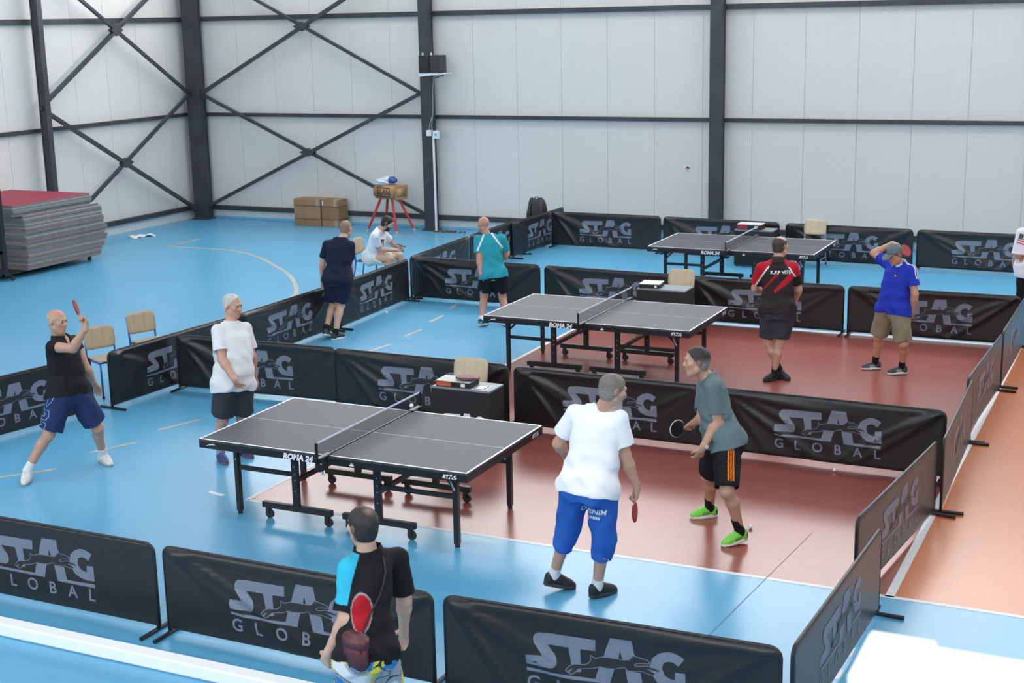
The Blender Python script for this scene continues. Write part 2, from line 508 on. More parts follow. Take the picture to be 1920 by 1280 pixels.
def brace(p00, p11, p01, p10, n, label):
    """two crossed flat hollow sections and a gusset; n = direction into the hall"""
    r = tag(empty('cross_brace', p00), label, kind='structure')
    n = Vector(n); o = Vector(p00)
    P = [Vector(p) - o for p in (p00, p11, p01, p10)]
    c = (P[0] + P[1] + P[2] + P[3]) / 4
    for i, j in ((0, 1), (2, 3)):
        e = (P[j] - P[i]).normalized() * 0.2
        P[i], P[j] = P[i] - e, P[j] + e
    part('brace_bar', MB().bar(P[0], P[1], 0.07, 0.085, n), 'steel', r)
    part('brace_bar', MB().bar(P[2], P[3], 0.062, 0.07, n), 'steel', r)
    d = (P[1] - P[0]).normalized(); e = (P[3] - P[2]).normalized()
    g = MB()
    k = 0.14
    q = [c + (d + e) * k * 0.8, c + (d - e) * k * 0.8, c - (d + e) * k * 0.8, c - (d - e) * k * 0.8]
    off = n * 0.05
    lo = [g.bm.verts.new(v + off) for v in q]; hi = [g.bm.verts.new(v - off) for v in q]
    g.bm.faces.new(lo); g.bm.faces.new(hi[::-1])
    for i in range(4): g.bm.faces.new((lo[i], hi[i], hi[(i + 1) % 4], lo[(i + 1) % 4]))
    part('gusset_plate', g, 'steel', r)
yb = 16.70
brace((-12.5, yb, 0.34), (-7.02, yb, 2.83), (-12.5, yb, 2.84), (-7.02, yb, 0.42), (0, -1, 0), 'lower dark steel cross brace on back wall behind cardboard boxes')
brace((-12.5, yb, 2.93), (-7.02, yb, 5.72), (-12.5, yb, 5.72), (-7.02, yb, 3.0), (0, -1, 0), 'upper dark steel cross brace on back wall')
xb = -12.84
brace((xb, 12.05, 2.76), (xb, 16.5, 0.28), (xb, 12.05, 0.30), (xb, 16.5, 2.83), (1, 0, 0), 'lower dark steel cross brace on left wall behind mat stack')
brace((xb, 12.05, 2.98), (xb, 16.5, 5.7), (xb, 12.05, 5.75), (xb, 16.5, 2.95), (1, 0, 0), 'upper dark steel cross brace on left wall')

# white painted railing of the spectators' stand, close to the camera
rl = tag(empty('stand_railing', (7.55, -7.70, 0)), 'blurred white railing post and beam close to the camera, lower right', 'railing')
part('post', MB().box(-0.06, 0.05, -0.09, 0.09, 0, 3.40, bev=0.003), 'white_rail', rl)
part('beam', MB().box(0.049, 2.001, -0.0895, 0.066, 3.05, 3.3995), 'white_rail', rl)
part('post', MB().box(2.0, 2.11, -0.09, 0.09, 0, 3.40, bev=0.006), 'white_rail', rl)
bl = tag(empty('long_white_beam', (1.0, -2.63, 0)), 'long white beam lying on blue floor before the nearest barriers', 'beam')
part('beam_body', MB().box(-3.0, 2.2, -0.06, 0.06, 0.0, 0.10, bev=0.012), 'white_rail', bl)
for x in (-2.96, 2.16):
    part('end_cap', MB().box(x - 0.05, x + 0.05, -0.063, 0.063, 0.0, 0.103, bev=0.008), 'white_plastic', bl)
# ------------------------------------------------------------------ barriers with the print
LX = 1.13            # middle of the print in its own coordinates
L_ST = [(0.593, .381), (.711, .390), (.69, .420), (.647, .468), (.640, .496), (.650, .522), (.675, .540), (.746, .548), (1.073, .553), (1.070, .476), (.968, .471),
        (.971, .412), (.974, .316), (.936, .312), (.908, .353), (.898, .411), (.887, .469), (.741, .468), (.768, .436), (.800, .400), (.811, .362), (.806, .338), (.789, .321), (.769, .314), (.592, .311)]
L_UL = [(.594, .286), (1.070, .284), (1.096, .373), (1.199, .373), (1.168, .262), (.595, .264)]
L_A = [(1.174, .586), (1.319, .588), (1.328, .52), (1.342, .470), (1.307, .450), (1.252, .450), (1.238, .506), (1.227, .448), (1.127, .442), (1.142, .50)]
L_AR = [(1.275, .377), (1.299, .250), (1.668, .250), (1.668, .280), (1.395, .274), (1.375, .377)]
L_G = [(1.662, .521), (1.608, .548), (1.556, .554), (1.497, .533), (1.453, .494), (1.435, .440), (1.449, .381), (1.484, .337), (1.534, .313), (1.594, .302), (1.670, .304), (1.668, .427), (1.602, .422),
       (1.601, .372), (1.570, .372), (1.531, .394), (1.516, .435), (1.525, .471), (1.558, .487), (1.588, .486), (1.623, .464)]
L_DOG = [(1.043, .438), (1.068, .424), (1.12, .442), (1.159, .446), (1.224, .446), (1.275, .447), (1.304, .455), (1.306, .470), (1.318, .468), (1.325, .486), (1.342, .481), (1.37, .479), (1.415, .471),
         (1.432, .461), (1.427, .452), (1.377, .448), (1.345, .440), (1.331, .426), (1.342, .417), (1.37, .421), (1.415, .431), (1.446, .427), (1.499, .416), (1.493, .406), (1.44, .414), (1.411, .413),
         (1.471, .391), (1.462, .379), (1.433, .382), (1.38, .393), (1.319, .384), (1.294, .380), (1.268, .401), (1.21, .381), (1.159, .374), (1.1, .376), (1.048, .355), (.989, .345), (.956, .337),
         (.922, .302), (.906, .300), (.899, .309), (.923, .336), (.903, .326), (.886, .311), (.875, .317), (.896, .345), (.93, .361), (1.002, .370), (1.029, .386), (1.045, .409), (1.041, .427)]

def grow(P, d):
    """outline pushed outwards by d"""
    a = sum(P[i][0] * P[(i + 1) % len(P)][1] - P[(i + 1) % len(P)][0] * P[i][1] for i in range(len(P)))
    s = 1 if a > 0 else -1
    out = []
    for i in range(len(P)):
        p0, p1, p2 = Vector(P[i - 1]), Vector(P[i]), Vector(P[(i + 1) % len(P)])
        n1 = (p1 - p0).normalized(); n2 = (p2 - p1).normalized()
        n = Vector((n1.y + n2.y, -n1.x - n2.x)) * s
        if n.length < 1e-4: n = Vector((n1.y, -n1.x)) * s
        n.normalize()
        k = max(0.55, abs(n.dot(Vector((n1.y, -n1.x)))))
        q = p1 + n * d / k
        out.append((q.x, q.y))
    return out

BL, BH = 2.29, 0.70
def fold(x, z, seed):
    """depth of the tension creases that fan out from the upper corners of a panel"""
    if seed == 0:
        return 0.004 * math.sin(x * 2.1 + 1) * math.sin(z * 4)
    r = random.Random(seed)
    d = 0.006 * math.sin(x * 1.7 + seed) * math.sin(z * 5 + seed)
    for cx, sgn, n in ((0.03, 1, 4 if seed != 3 else 3), (BL - 0.03, -1, 3)):
        for i in range(n):
            th = math.radians(6 + i * (13 if sgn > 0 else 16) + r.uniform(-3, 3))
            amp = r.uniform(0.028, 0.052) * (1 if sgn > 0 else r.choice((0.35, 0.9)))
            u = (x - cx) * sgn; v = 0.69 - z
            rr = math.hypot(u, v)
            if rr < 1e-4: continue
            a = math.atan2(v, max(u, 1e-6)) - th - 0.10 * rr * (1 if i % 2 else -0.4)
            w = 0.022 + 0.018 * rr
            t = a * rr / w
            if abs(t) > 4: continue
            f = min(1, rr / 0.12) * math.exp(-rr / (0.75 + 0.25 * (i % 3)))
            d += amp * f * math.exp(-t * t)
    return d

def ztop(x):
    r = 0.075
    e = min(x, BL - x)
    if e >= r: return BH
    return BH - r + math.sqrt(max(0, r * r - (r - e) ** 2))

def barrier_meshes(seed):
    nx, nz = 92, 22
    bm = bmesh.new()
    rows = {}
    for side in (-1, 1):
        g = []
        for i in range(nx + 1):
            x = 0.008 + (BL - 0.016) * i / nx
            c = []
            zt = ztop(x) - 0.004
            for k in range(nz + 1):
                z = 0.045 + (BH - 0.05) * k / nz
                z = min(z, zt - (nz - k) * 1e-4)
                edge = min(1, (zt - z) / 0.03, (z - 0.03) / 0.03, x / 0.03, (BL - x) / 0.03)
                y = side * (0.004 + 0.007 * max(0, edge))
                if edge > 0: y -= fold(x, z, seed) * min(1, edge)
                c.append(bm.verts.new((x, y, z)))
            g.append(c)
        rows[side] = g
        for i in range(nx):
            for k in range(nz):
                q = (g[i][k], g[i + 1][k], g[i + 1][k + 1], g[i][k + 1])
                bm.faces.new(q if side < 0 else q[::-1])
    for i in range(nx):
        for k in (0, nz):
            a, b = rows[-1], rows[1]
            q = (a[i][k], b[i][k], b[i + 1][k], a[i + 1][k])
            bm.faces.new(q if k == 0 else q[::-1])
    for k in range(nz):
        for i in (0, nx):
            a, b = rows[-1], rows[1]
            q = (a[i][k], a[i][k + 1], b[i][k + 1], b[i][k])
            bm.faces.new(q if i == 0 else q[::-1])
    cloth = bpy.data.meshes.new('fabric'); bm.to_mesh(cloth); bm.free()
    cloth.polygons.foreach_set('use_smooth', [True] * len(cloth.polygons))
    cloth.materials.append(MT['cloth'])
    # print
    ox = BL / 2 - LX
    bm = bmesh.new()
    poly_mesh(bm, [L_ST, L_UL, L_A, L_AR, L_G], 0.0, 0)
    poly_mesh(bm, [grow(L_DOG, 0.0055)], -0.0012, 0)
    poly_mesh(bm, [L_DOG], -0.0024, 1)
    for v in bm.verts: v.co.x += ox
    def drape(bm, lift):
        for i in range(1, 46):
            x = i * BL / 46
            bmesh.ops.bisect_plane(bm, geom=bm.verts[:] + bm.edges[:] + bm.faces[:], plane_co=(x, 0, 0), plane_no=(1, 0, 0))
        for k in range(1, 17):
            bmesh.ops.bisect_plane(bm, geom=bm.verts[:] + bm.edges[:] + bm.faces[:], plane_co=(0, 0, 0.1 + k * 0.031), plane_no=(0, 0, 1))
        for v in bm.verts:
            v.co.y += -0.011 - lift - fold(v.co.x, v.co.z, seed)
        for f in bm.faces:
            f.normal_update()
            if f.normal.y > 0: f.normal_flip()
    drape(bm, 0.0022)
    logo = bpy.data.meshes.new('emblem'); bm.to_mesh(logo); bm.free()
    logo.materials.append(MT['logo']); logo.materials.append(MT['logo_dark'])
    lett = []
    for c, x in zip(T_GLOBAL, (.642, .838, 1.036, 1.243, 1.440, 1.634)):
        bm = bmesh.new(); bm.from_mesh(c)
        for v in bm.verts: v.co = Vector((v.co.x + x + ox, 0, v.co.y + 0.187))
        drape(bm, 0.0022)
        me = bpy.data.meshes.new('letter'); bm.to_mesh(me); bm.free()
        me.materials.append(MT['logo']); lett.append(me)
    return cloth, logo, lett
BM = [barrier_meshes(s) for s in range(5)]
# frame: bent tube of the upright frame, and two feet
r = 0.075
path = [(0.012, 0, 0.02), (0.012, 0, BH - r)] + [(0.012 + r - r * math.cos(a), 0, BH - r + (r - 0.008) * math.sin(a)) for a in (0.4, 0.8, 1.2, 1.57)]
path += [(BL - p[0], 0, p[2]) for p in reversed(path)]
B_FRAME = MB().tube(path, 0.0115, 8).mesh('frame', True); B_FRAME.materials.append(MT['tube'])
B_FOOT = MB().cyl((0, -0.2, 0.016), (0, 0.2, 0.016), 0.0155, n=10).cyl((0, 0, 0.016), (0, 0, 0.06), 0.012, n=8).mesh('foot', False); B_FOOT.materials.append(MT['tube'])
CLIP = MB().box(-0.012, 0.012, -0.018, 0.018, 0.30, 0.33).mesh('clip'); CLIP.materials.append(MT['tube'])
def barrier(a, b, seed, label):
    a, b = Vector((*a, 0)), Vector((*b, 0))
    d = (b - a).normalized(); m = (a + b) / 2 - d * BL / 2
    t = empty('court_barrier', m, math.atan2(d.y, d.x))
    tag(t, label, 'barrier', 'black folding barriers round the playing areas')
    c, lg, lt = BM[seed]
    obj('fabric', c, t); obj('frame', B_FRAME, t)
    obj('emblem', lg, t)
    for q in lt: obj('letter', q, t)
    obj('foot', B_FOOT, t, (0.03, 0, 0)); obj('foot', B_FOOT, t, (BL - 0.03, 0, 0))
    return t
barrier((-1.05, -2.14), (1.25, -2.15), 0, 'smooth black barrier in the nearest row, at lower left corner')
barrier((1.31, -2.15), (3.60, -2.17), 3, 'black barrier in the nearest row behind the man with maroon bag')
barrier((3.66, -2.16), (5.95, -2.09), 4, 'black barrier in the nearest row, its logo cut by bottom edge')
barrier((-3.93, 0.22), (-3.46, 2.46), 0, 'black barrier behind the bald player in black shirt')
barrier((-3.37, 2.64), (-3.22, 4.92), 1, 'black barrier with two beige chairs behind it')
barrier((-3.22, 5.00), (-3.20, 7.28), 2, 'black barrier behind man in navy, between him and white-haired man')
barrier((-3.15, 7.36), (-3.27, 9.64), 1, 'black barrier in front of the seated man with phone')
barrier((-3.32, 9.80), (-3.42, 12.08), 2, 'black barrier left of the man in teal, half hidden')
barrier((-3.43, 12.14), (-3.47, 14.42), 1, 'black barrier right of the man in teal, leading to backpack')
barrier((-3.40, 13.85), (-3.33, 16.12), 4, 'last black barrier of left side, nearest the back wall')
barrier((-3.18, 3.72), (-0.98, 3.80), 1, 'black barrier right behind the white-haired man')
barrier((-0.94, 3.77), (1.33, 3.74), 2, 'black barrier behind the nearest scoring desk')
barrier((1.41, 3.71), (3.70, 3.66), 1, 'black barrier behind the bearded man in white')
barrier((3.76, 3.64), (6.05, 3.56), 2, 'black barrier right of the man in grey shirt, logo fully visible')
barrier((-3.27, 9.80), (-0.98, 9.75), 2, 'black barrier behind legs of the man in teal')
barrier((-0.92, 9.72), (1.40, 9.62), 1, 'black barrier behind the middle scoring desk')
barrier((1.47, 9.60), (3.76, 9.56), 4, 'black barrier behind the man in red and black shirt')
barrier((3.81, 9.56), (6.08, 9.54), 3, 'black barrier behind the man in blue shirt')
barrier((-3.30, 15.43), (-1.0, 15.40), 4, 'black barrier of farthest row beside the corner')
barrier((-0.96, 15.38), (1.33, 15.25), 1, 'black barrier of farthest row behind the far table net')
barrier((1.44, 15.20), (3.74, 15.10), 2, 'black barrier of farthest row behind the far beige chair')
barrier((3.79, 15.09), (6.08, 15.00), 3, 'black barrier of farthest row beside the steel wall, rightmost')
barrier((6.0, -2.03), (6.08, 0.16), 0, 'grey-looking black barrier at right, nearest to camera')
barrier((5.88, 0.32), (6.11, 2.56), 0, 'black barrier at right behind the nearest angled one')
barrier((6.16, 2.62), (6.10, 4.88), 0, 'black barrier at right with its foot on orange floor')
barrier((6.05, 4.90), (6.12, 7.18), 0, 'black barrier at right beside the red court of middle table')
barrier((6.12, 7.30), (6.14, 9.58), 0, 'black barrier at right edge below the man in white shirt')

# ------------------------------------------------------------------ table tennis tables
TL, TW, TH = 2.74, 1.525, 0.76
GAP = 0.006
def stag_print(w, name, parent, m, dark=True):
    """the small print of the barriers, width w, in the parent's plane y = 0"""
    bm = bmesh.new()
    s = w / 1.08
    f = lambda P: [((x - LX) * s, (z - 0.42) * s) for x, z in P]
    poly_mesh(bm, [f(L_ST), f(L_UL), f(L_A), f(L_AR), f(L_G)])
    me = bpy.data.meshes.new(name); bm.to_mesh(me); bm.free()
    return obj(name, me, parent, None, m)
def lettering(me, parent, m, loc, rot):
    o = obj('lettering', me.copy(), parent, loc, m)
    o.rotation_euler = rot
    return o
def make_table():
    t = empty('table_tennis_table')
    for s in (0, 1):
        x0, x1 = (0, TL / 2 - GAP) if s == 0 else (TL / 2 + GAP, TL)
        part('tabletop', MB().box(x0, x1, 0, TW, TH - 0.022, TH, bev=0.002), 'tt_top', t)
        e = MB()
        z = TH + 0.0006
        for (a, b, c, d) in ((x0, x1, 0, 0.02), (x0, x1, TW - 0.02, TW), ((x0, x0 + 0.02, 0, TW) if s == 0 else (x1 - 0.02, x1, 0, TW))):
            e.poly([(a, c, z), (b, c, z), (b, d, z), (a, d, z)])
        part('edge_line', e, 'tt_line', t)
        part('centre_line', MB().poly([(x0, TW / 2 - 0.0022, z), (x1, TW / 2 - 0.0022, z), (x1, TW / 2 + 0.0022, z), (x0, TW / 2 + 0.0022, z)]), 'tt_line', t)
        a = MB()
        a.box(x0, x1, 0.001, 0.022, TH - 0.083, TH - 0.0225); a.box(x0, x1, TW - 0.022, TW - 0.001, TH - 0.083, TH - 0.0225)
        if s == 0: a.box(x0 + 0.001, x0 + 0.022, 0.022, TW - 0.022, TH - 0.083, TH - 0.0225); a.box(x1 - 0.03, x1 - 0.01, 0.022, TW - 0.022, TH - 0.083, TH - 0.0225)
        else: a.box(x1 - 0.022, x1 - 0.001, 0.022, TW - 0.022, TH - 0.083, TH - 0.0225); a.box(x0 + 0.01, x0 + 0.03, 0.022, TW - 0.022, TH - 0.083, TH - 0.0225)
        part('apron', a, 'black_paint', t)
        lx = 0.235 if s == 0 else TL - 0.235
        px = 0.87 if s == 0 else 1.73
        b0, b1 = (0.50, 1.245) if s == 0 else (1.36, 2.10)
        for y in (0.235, TW - 0.235):
            lg = part('leg', MB().box(-0.024, 0.024, -0.024, 0.024, 0.03, TH - 0.05, bev=0.003), 'black_paint', t, (lx, y, 0))
            part('foot_pad', MB().cyl((0, 0, 0), (0, 0, 0.035), 0.022, n=12), 'rubber', lg)
            part('bolt', MB().cyl((0, -0.027, 0.53), (0, -0.022, 0.53), 0.006, n=8), 'chrome', lg)
            ps = part('undercarriage_post', MB().box(-0.033, 0.033, -0.02, 0.02, 0.15, TH - 0.06, bev=0.003), 'black_paint', t, (px, y, 0))
            for zz in (0.30, 0.40, 0.46, 0.53):
                part('bolt', MB().cyl((0.005, -0.023, zz), (0.005, -0.019, zz), 0.0055, n=8), 'chrome', ps)
            bb = part('base_bar', MB().box(b0, b1, -0.025, 0.025, 0.102, 0.158, bev=0.004), 'black_paint', t, (0, y, 0))
            for cx in (b0 + 0.055, b1 - 0.055):
                c = MB()
                c.cyl((0.012, -0.011, 0.042), (0.012, 0.011, 0.042), 0.042, n=16)
                c.box(-0.02, 0.018, -0.021, -0.013, 0.04, 0.1); c.box(-0.02, 0.018, 0.013, 0.021, 0.04, 0.1)
                c.cyl((0, 0, 0.088), (0, 0, 0.106), 0.02, n=10)
                part('caster', c, 'rubber', t, (cx, y, 0))
            part('side_rail', MB().box(min(lx, px), max(lx, px), -0.014, 0.014, 0.432, 0.472, bev=0.003), 'black_paint', t, (0, y, 0))
            sg = 1 if s == 0 else -1
            part('leg_brace', MB().bar((lx + sg * 0.02, y, 0.55), (lx + sg * 0.17, y, TH - 0.075), 0.018, 0.025), 'black_paint', t)
        part('cross_bar', MB().box(px - 0.02, px + 0.02, 0.25, TW - 0.25, 0.372, 0.412, bev=0.003), 'black_paint', t)
        part('cross_bar', MB().box(lx - 0.02, lx + 0.02, 0.25, TW - 0.25, 0.60, 0.64, bev=0.003), 'black_paint', t)
        lk = part('lock_lever', MB().cyl((0, 0, 0), (0.05, -0.03, -0.075), 0.008, n=8), 'silver', t, (TL - 0.27 if s else 0.40, 0.21 if s else TW - 0.3, 0.60))
        part('lever_grip', MB().cyl((0, 0, 0), (-0.03, 0.02, 0.05), 0.011, n=8), 'red_lever', lk)
    lettering(T_ROMA, t, 'white_print', (1.07, -0.001, TH - 0.054), (PI / 2, 0, 0))
    o = stag_print(0.135, 'emblem', t, 'white_print'); o.location = (TL - 0.165, -0.001, TH - 0.046)
    o = stag_print(0.135, 'emblem', t, 'white_print'); o.location = (TL + 0.001, TW - 0.16, TH - 0.046); o.rotation_euler = (0, 0, PI / 2)
    # small leaping animal mark and the federation mark
    bm = bmesh.new()
    poly_mesh(bm, [[(x * 0.1 / 0.62 - 0.19, (z - 0.39) * 0.17) for x, z in L_DOG]])
    me = bpy.data.meshes.new('emblem'); bm.to_mesh(me); bm.free()
    obj('emblem', me, t, (0.13, -0.001, TH - 0.045), 'white_print')
    bm = bmesh.new()
    poly_mesh(bm, [[(-.02, -.02), (.02, -.02), (.026, -.008), (.012, -.012), (.018, .012), (.004, -.006), (0, .022), (-.004, -.006), (-.014, .006), (-.01, -.012), (-.024, -.012)]])
    me = bpy.data.meshes.new('emblem'); bm.to_mesh(me); bm.free()
    obj('emblem', me, t, (1.62, -0.001, TH - 0.05), 'white_print')
    return t

def net_material():
    m, N, L, b = new_mat('net_mesh_black')
    b.inputs['Base Color'].default_value = (0.015, 0.015, 0.018, 1)
    b.inputs['Roughness'].default_value = 0.8
    return m
MT['net'] = net_material()
def make_net():
    t = empty('table_tennis_net')
    bm = bmesh.new()
    y0, y1, z0, z1 = -0.1525, TW + 0.1525, 0.006, 0.148
    th = 0.0016
    n = int((y1 - y0) / 0.0125)
    for i in range(n + 1):
        y = y0 + (y1 - y0) * i / n
        v = [bm.verts.new(p) for p in ((0, y - th, z0), (0, y + th, z0), (0, y + th, z1), (0, y - th, z1))]
        bm.faces.new(v)
    m = int((z1 - z0) / 0.0125)
    for k in range(m + 1):
        z = z0 + (z1 - z0) * k / m
        v = [bm.verts.new(p) for p in ((0.0006, y0, z - th), (0.0006, y1, z - th), (0.0006, y1, z + th), (0.0006, y0, z + th))]
        bm.faces.new(v)
    me = bpy.data.meshes.new('net_mesh'); bm.to_mesh(me); bm.free()
    tag(obj('net_mesh', me, t, None, 'net'), kind='stuff')
    part('top_tape', MB().box(-0.004, 0.004, y0, y1, 0.14, 0.154), 'net_tape', t)
    part('lower_cord', MB().cyl((0, y0, 0.007), (0, y1, 0.007), 0.003, n=6), 'silver', t)
    for y, s in ((y0, 1), (y1, -1)):
        p = part('post', MB().box(-0.010, 0.010, y - 0.012, y + 0.012, -0.03, 0.156, bev=0.003), 'black_paint', t)
        c = MB()
        c.box(-0.03, 0.03, min(y, y + s * 0.19), max(y, y + s * 0.19), 0.001, 0.012, bev=0.002)
        c.box(-0.03, 0.03, min(y, y + s * 0.13), max(y, y + s * 0.13), -0.105, -0.088, bev=0.002)
        c.box(-0.02, 0.02, min(y, y + s * 0.02), max(y, y + s * 0.02), -0.1, 0.01)
        part('clamp', c, 'black_paint', t)
        part('clamp_plate', MB().box(-0.012, 0.012, min(y + s * 0.01, y + s * 0.19), max(y + s * 0.01, y + s * 0.19), 0.0125, 0.017), 'silver', t)
        part('clamp_screw', MB().cyl((0, y + s * 0.08, -0.155), (0, y + s * 0.08, -0.1), 0.008, n=8).cyl((-0.02, y + s * 0.08, -0.15), (0.02, y + s * 0.08, -0.15), 0.006, n=8), 'silver', t)
    return t
T1 = make_table()
N1 = make_net()
TSPOT = [((0, 0), 0.0, 'nearest', 'beside bearded man'), ((0.0126, 5.7755), -0.0043, 'middle', 'near man in teal'), ((0.0975, 11.5874), -0.0022, 'farthest', 'near back barriers')]
for i, ((x, y), a, w, wh) in enumerate(TSPOT):
    t = T1 if i == 0 else copy_tree(T1)
    n = N1 if i == 0 else copy_tree(N1)
    t.location = (x, y, 0); t.rotation_euler = (0, 0, a)
    n.location = (x + TL / 2, y, TH); n.rotation_euler = (0, 0, a)
    tag(t, '%s grey table tennis table on black wheeled frame, %s' % (w, wh), 'table', 'table tennis tables')
    tag(n, 'black net with pale tape stretched across the %s table' % w, 'net', 'table tennis nets')

# ------------------------------------------------------------------ chairs
def curved_sheet(w, d, h, r, curve, nx=10, nz=8, th=0.012):
    """thin bent plywood sheet, width w along x, height h along z, rounded corners"""
    bm = bmesh.new()
    G = {}
    for s in (0, 1):
        for i in range(nx + 1):
            for k in range(nz + 1):
                x = (i / nx - 0.5) * w; z = k / nz * h
                ex = w / 2 - abs(x); ez = min(z, h - z)
                if ex < r and ez < r:
                    dx, dz = r - ex, r - ez; q = math.hypot(dx, dz)
                    if q > r:
                        f = r / q
                        x = math.copysign(w / 2 - r + dx * f, x)
                        z = (r - dz * f) if z < h / 2 else (h - r + dz * f)
                y = curve * ((2 * x / w) ** 2) + (th if s else 0)
                G[s, i, k] = bm.verts.new((x, y, z))
    for s in (0, 1):
        for i in range(nx):
            for k in range(nz):
                q = (G[s, i, k], G[s, i + 1, k], G[s, i + 1, k + 1], G[s, i, k + 1])
                bm.faces.new(q if s == 0 else q[::-1])
    for i in range(nx):
        for k in (0, nz):
            bm.faces.new((G[0, i, k], G[1, i, k], G[1, i + 1, k], G[0, i + 1, k]))
    for k in range(nz):
        for i in (0, nx):
            bm.faces.new((G[0, i, k], G[0, i, k + 1], G[1, i, k + 1], G[1, i, k]))
    return bm
def make_chair(ply, tube):
    """school chair; sitter faces -y; origin at floor below the seat's middle"""
    t = empty('school_chair')
    s = MB(); bm = curved_sheet(0.40, 0, 0.38, 0.06, 0.012)
    bmesh.ops.transform(bm, matrix=Matrix.Translation((0, 0.19, 0.445)) @ Matrix.Rotation(PI / 2, 4, 'X'), verts=bm.verts[:])
    s.bm.free(); s.bm = bm
    part('seat', s, ply, t, None, True)
    s = MB(); bm = curved_sheet(0.40, 0, 0.275, 0.065, -0.03)
    bmesh.ops.transform(bm, matrix=Matrix.Translation((0, 0.215, 0.535)) @ Matrix.Rotation(-0.16, 4, 'X'), verts=bm.verts[:])
    s.bm.free(); s.bm = bm
    part('backrest', s, ply, t, None, True)
    for x in (-0.185, 0.185):
        part('rear_leg', MB().tube([(x * 1.06, 0.27, 0.01), (x, 0.20, 0.42), (x, 0.215, 0.56), (x, 0.25, 0.76)], 0.0125), tube, t, None, True)
        part('front_leg', MB().tube([(x * 1.06, -0.21, 0.01), (x, -0.17, 0.415), (x, -0.14, 0.43), (x, 0.20, 0.43)], 0.0125), tube, t, None, True)
        part('side_stretcher', MB().cyl((x * 1.04, -0.195, 0.14), (x * 1.04, 0.25, 0.14), 0.01, n=8), tube, t)
        for y in (-0.21, 0.27):
            part('foot_cap', MB().cyl((x * 1.06, y, 0.0), (x * 1.06, y, 0.03), 0.016, n=10), 'rubber', t)
    part('cross_tube', MB().cyl((-0.185, -0.14, 0.428), (0.185, -0.14, 0.428), 0.011, n=8).cyl((-0.185, 0.17, 0.428), (0.185, 0.17, 0.428), 0.011, n=8), tube, t)
    return t
CH = make_chair('ply_dark', 'blue_tube')
CH2 = make_chair('ply', 'grey_tube')
def chair(x, y, rz, label, proto, first=[]):
    c = proto if proto not in first else copy_tree(proto)
    first.append(proto)
    c.location = (x, y, 0); c.rotation_euler = (0, 0, rz)
    return tag(c, label, 'chair', 'school chairs')
chair(-3.90, 3.25, math.radians(66), 'beige and blue chair behind barrier, nearer to the bald player', CH)
chair(-4.00, 4.17, math.radians(68), 'beige and blue chair behind barrier, left of white-haired man', CH)
chair(-4.60, 10.70, math.radians(98), 'beige and blue chair under the seated man with phone', CH)
chair(1.02, 3.25, 0.05, 'beige chair behind the nearest scoring desk', CH2)
chair(1.40, 9.26, 0.0, 'beige chair behind the middle scoring desk', CH2)
chair(2.02, 14.83, -0.02, 'beige chair by the farthest table', CH2)

# ------------------------------------------------------------------ scoring desks and what lies on them
def desk(x0, x1, y0, y1, z, label):
    t = tag(empty('scoring_desk', ((x0 + x1) / 2, (y0 + y1) / 2, 0)), label, 'desk', 'black scoring desks')
    w, d = (x1 - x0) / 2, (y1 - y0) / 2
    part('desk_top', MB().box(-w, w, -d, d, z - 0.02, z, bev=0.003), 'desk_top', t)
    part('front_panel', MB().box(-w, w, -d, -d + 0.012, 0.03, z - 0.02), 'desk_black', t)
    for s in (-1, 1):
        part('side_panel', MB().box(s * w - (0.012 if s > 0 else 0), s * w + (0 if s > 0 else 0.012), -d + 0.012, d, 0.03, z - 0.02), 'desk_black', t)
        for yy in (-d + 0.03, d - 0.02):
            part('leg', MB().box(s * (w - 0.03) - 0.012, s * (w - 0.03) + 0.012, yy - 0.012, yy + 0.012, 0, z - 0.02), 'black_paint', t)
    o = stag_print(0.5, 'emblem', t, 'white_print')
    o.location = (0.02, -d - 0.0012, z - 0.338)
    return t
desk(0.90, 1.585, 2.76, 3.10, 0.66, 'black scoring desk with white print beyond the nearest table')
desk(1.02, 1.74, 8.62, 9.02, 0.66, 'black scoring desk beyond the middle table')
desk(0.72, 1.42, 14.42, 14.80, 0.66, 'black scoring desk beyond the farthest table')
def case(x, y, z, rz, w, d, h, label, stripe, group='scoreboard cases'):
    t = tag(empty('scoreboard_case', (x, y, z), rz), label, 'case', group)
    part('case_body', MB().box(-w, w, -d, d, 0, h * 0.86, bev=0.004), 'desk_black', t)
    part('lid', MB().box(-w, w, -d, d, h * 0.86, h, bev=0.003), 'paper', t)
    part('front_label', MB().box(-w * 0.95, -w * 0.1, -d - 0.002, -d, h * 0.14, h * 0.78), stripe, t)
    part('latch', MB().box(w * 0.48, w * 0.72, -d - 0.004, -d, h * 0.2, h * 0.72), 'white_plastic', t)
    return t
case(1.14, 2.90, 0.66, 0.02, 0.20, 0.115, 0.066, 'black and orange scoreboard case on the nearest desk', 'orange_print')
case(1.18, 8.81, 0.66, 0.12, 0.15, 0.15, 0.062, 'pale-topped scoreboard case on the middle desk', 'desk_black')
case(0.98, 14.58, 0.66, -0.02, 0.22, 0.14, 0.10, 'pale-topped scoreboard case with red side on the farthest desk', 'bat_red')
rc = tag(empty('racket_case', (1.265, 2.90, 0.727), 0.05), 'maroon racket case lying on the black and orange scoreboard case', 'case')
part('case_shell', MB().sph((0, 0, 0.022), 0.13, 24, (1.0, 0.72, 0.17)), 'maroon', rc, None, True)
part('zip', MB().tube([(0.134 * math.cos(a), 0.097 * math.sin(a), 0.022) for a in np.linspace(0, 2 * PI, 25)], 0.003, 6), 'desk_black', rc)
cd = tag(empty('score_card', (1.44, 2.87, 0.66), 0.0), 'black-bordered white card at right end of the nearest desk', 'card')
part('sheet', MB().box(-0.075, 0.075, -0.09, 0.09, 0.0, 0.003), 'white_plastic', cd)
